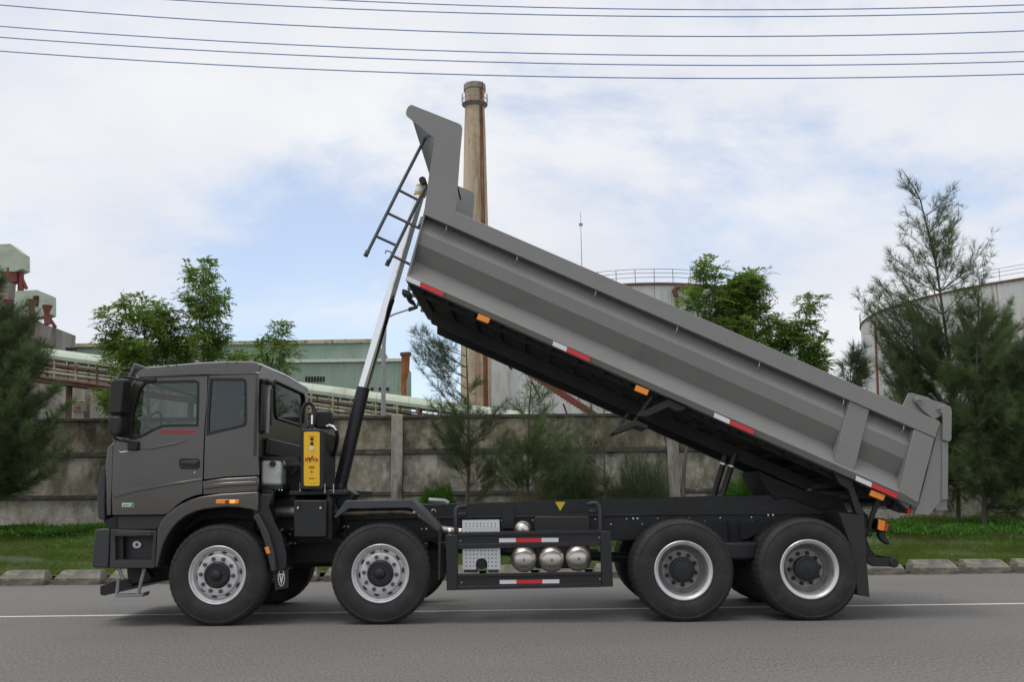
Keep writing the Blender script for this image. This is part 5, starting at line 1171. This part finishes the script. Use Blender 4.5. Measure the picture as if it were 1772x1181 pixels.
# marker lamps and reflective strips along the lower edge
lz = lambda x, d=0: 484+(x-703)*(830-484)/(1480-703)+d
def on_edge(x0, x1, d0, d1): return [(x0, lz(x0, d0)), (x1, lz(x1, d0)), (x1-(d1-d0)*.2, lz(x1, d1)), (x0-(d1-d0)*.2, lz(x0, d1))]
for (w0, w1, r1) in ((703.5, 728, 768), (957.5, 981.5, 1021.5), (1236.5, 1263.5, 1305), (1482, 1509, 1553)):
    prism('reflective_strip', WHT, bodyo, on_edge(w0, w1-.1, -6.9, .9), .0, .0065)
    prism('reflective_strip', REDT, bodyo, on_edge(w1+.1, r1, -6.9, .9), .0, .0065)
for (cx_, cy_, h_) in ((836.5, 551.6, 11), (1110.5, 675.7, 12), (1518.5, 858, 13)):
    ca, sa = math.cos(R_(22)), math.sin(R_(22)); P = [(cx_+u*ca-v*sa, cy_+u*sa+v*ca) for u, v in ((-h_, -5), (h_, -5), (h_+.2, 4), (h_-1, 5.3), (-h_, 5.3))]
    prism('marker_lamp', ORG, bodyo, P, .02, .05, bevel=.005)
prism('tail_wedge', BODY, bodyo, [(1554, 866.5), (1580, 870.5), (1571, 881.5)], .10, .2); prism('tail_reflector', REDL, bodyo, [(1571, 883), (1578, 877), (1577, 888), (1571, 890)], .12, .2)
prism('tail_bracket', BELLY, bodyo, [(1548, 862), (1556, 868), (1571, 884), (1567, 889), (1545, 880)], .2, .4)
for q in ((771.5, 397), (894, 449), (1030, 508.5), (1171, 571), (1313, 633.5), (1459, 698), (1563, 742.5)):
    MB().tube([T(q[0]+1.5, q[1]-6.5, .02), T(q[0]+.5, q[1]+1, .0), T(q[0]-2.5, q[1]+6, .03)], .006, 5).build('tarpaulin_hook', MATS['light_trim'], bodyo)
# tailgate
tg = prism('tailgate', BODY, truck, [(1628, 732), (1640.5, 764), (1640.3, 865), (1629, 866.5), (1608, 892), (1583, 889.5), (1590, 872), (1619, 760)], .03, .05)
MB().box((T(1612, 800, .04).x, .051, T(1612, 885, .04).z), (T(1634, 800, .04).x, TW-.051, T(1612, 742, .04).z)).build('gate_panel', BODY, tg, bevel=.01)
shape_prism('gate_side', BODY, tg, xz([(1628, 732), (1640.5, 764), (1640.3, 865), (1629, 866.5), (1608, 892), (1583, 889.5), (1590, 872), (1619, 760)], .03), TW-.05, TW-.03)
prism('gate_flange', BODY, tg, [(1630.5, 766), (1641, 766), (1640.6, 865), (1630, 866)], .012, .028, bevel=.003)
prism('gate_arm', BODY, tg, [(1627, 703), (1639, 701.5), (1645, 704.5), (1647.5, 711), (1647, 760.5), (1643.5, 765.5), (1631, 762), (1632, 722)], -.01, .012, bevel=.006)
hk = prism('hinge_plate', BODY, bodyo, [(1563, 702), (1572.5, 681), (1577, 680), (1606, 688), (1622, 700), (1618, 727)], .05, .075)
ln_ = prism('hinge_link', BODY, bodyo, [(1583, 688), (1592, 686), (1637, 700), (1637, 714), (1631, 718.5), (1616.6, 727), (1598, 712), (1582, 695)], .015, .035, bevel=.006)
for q in ((1590.5, 694.5), (1627.5, 709.5)):
    MB().disc(T(*q, .015), .04, -.016, n=20).build('hinge_pin', BODY, ln_, bevel=.004)
    c = T(*q, -.004); MB().box((c.x-.03, c.y, c.z-.005), (c.x+.03, c.y+.004, c.z+.005)).build('pin_keeper', GREYP, ln_)
MB().tube([T(1609, 682, .4), T(1620, 695, .4)], .02, 8).build('gate_crossbar', GREYP, tg)
# ladder on the headboard
LB = mat('ladder_paint', (.10, .115, .12), .45, .1, .1, 6)
ld = MB().tube([T(737.5, 235, .35), T(690, 328, .35), T(634, 441, .35)], .021, 8).build('access_ladder', LB, bodyo)
MB().tube([T(738, 322, .4), T(722, 352, .4), T(671.5, 457, .4)], .021, 8).build('rail', LB, ld)
for (a, b) in (((690, 329), (722, 345.5)), ((671, 369), (726, 395.5)), ((653, 410), (686, 425)), ((680, 443), (712, 459))): MB().tube([T(*a, .36), T(*b, .4)], .017, 8).build('rung', LB, ld)
for q in (((637, 434), (632, 444)), ((674, 450), (669, 460))): MB().tube([T(*q[0], .37), T(*q[1], .37)], .028, 8).build('foot', GREYP, ld)
MB().tube([T(667, 439, .4), T(668, 434, .4), T(676, 436, .4), T(679, 441, .4)], .008, 6).build('latch', GREYP, ld)
MB().tube([T(791, 320, .6), T(797, 345, .9)], .01, 6).build('tarpaulin_rod', GREYP, bodyo)
prism('inner_bracket', mat('light_bracket', (.3, .32, .32), .5), bodyo, [(728, 375), (733, 374), (731, 386), (723, 390)], .3, .5)
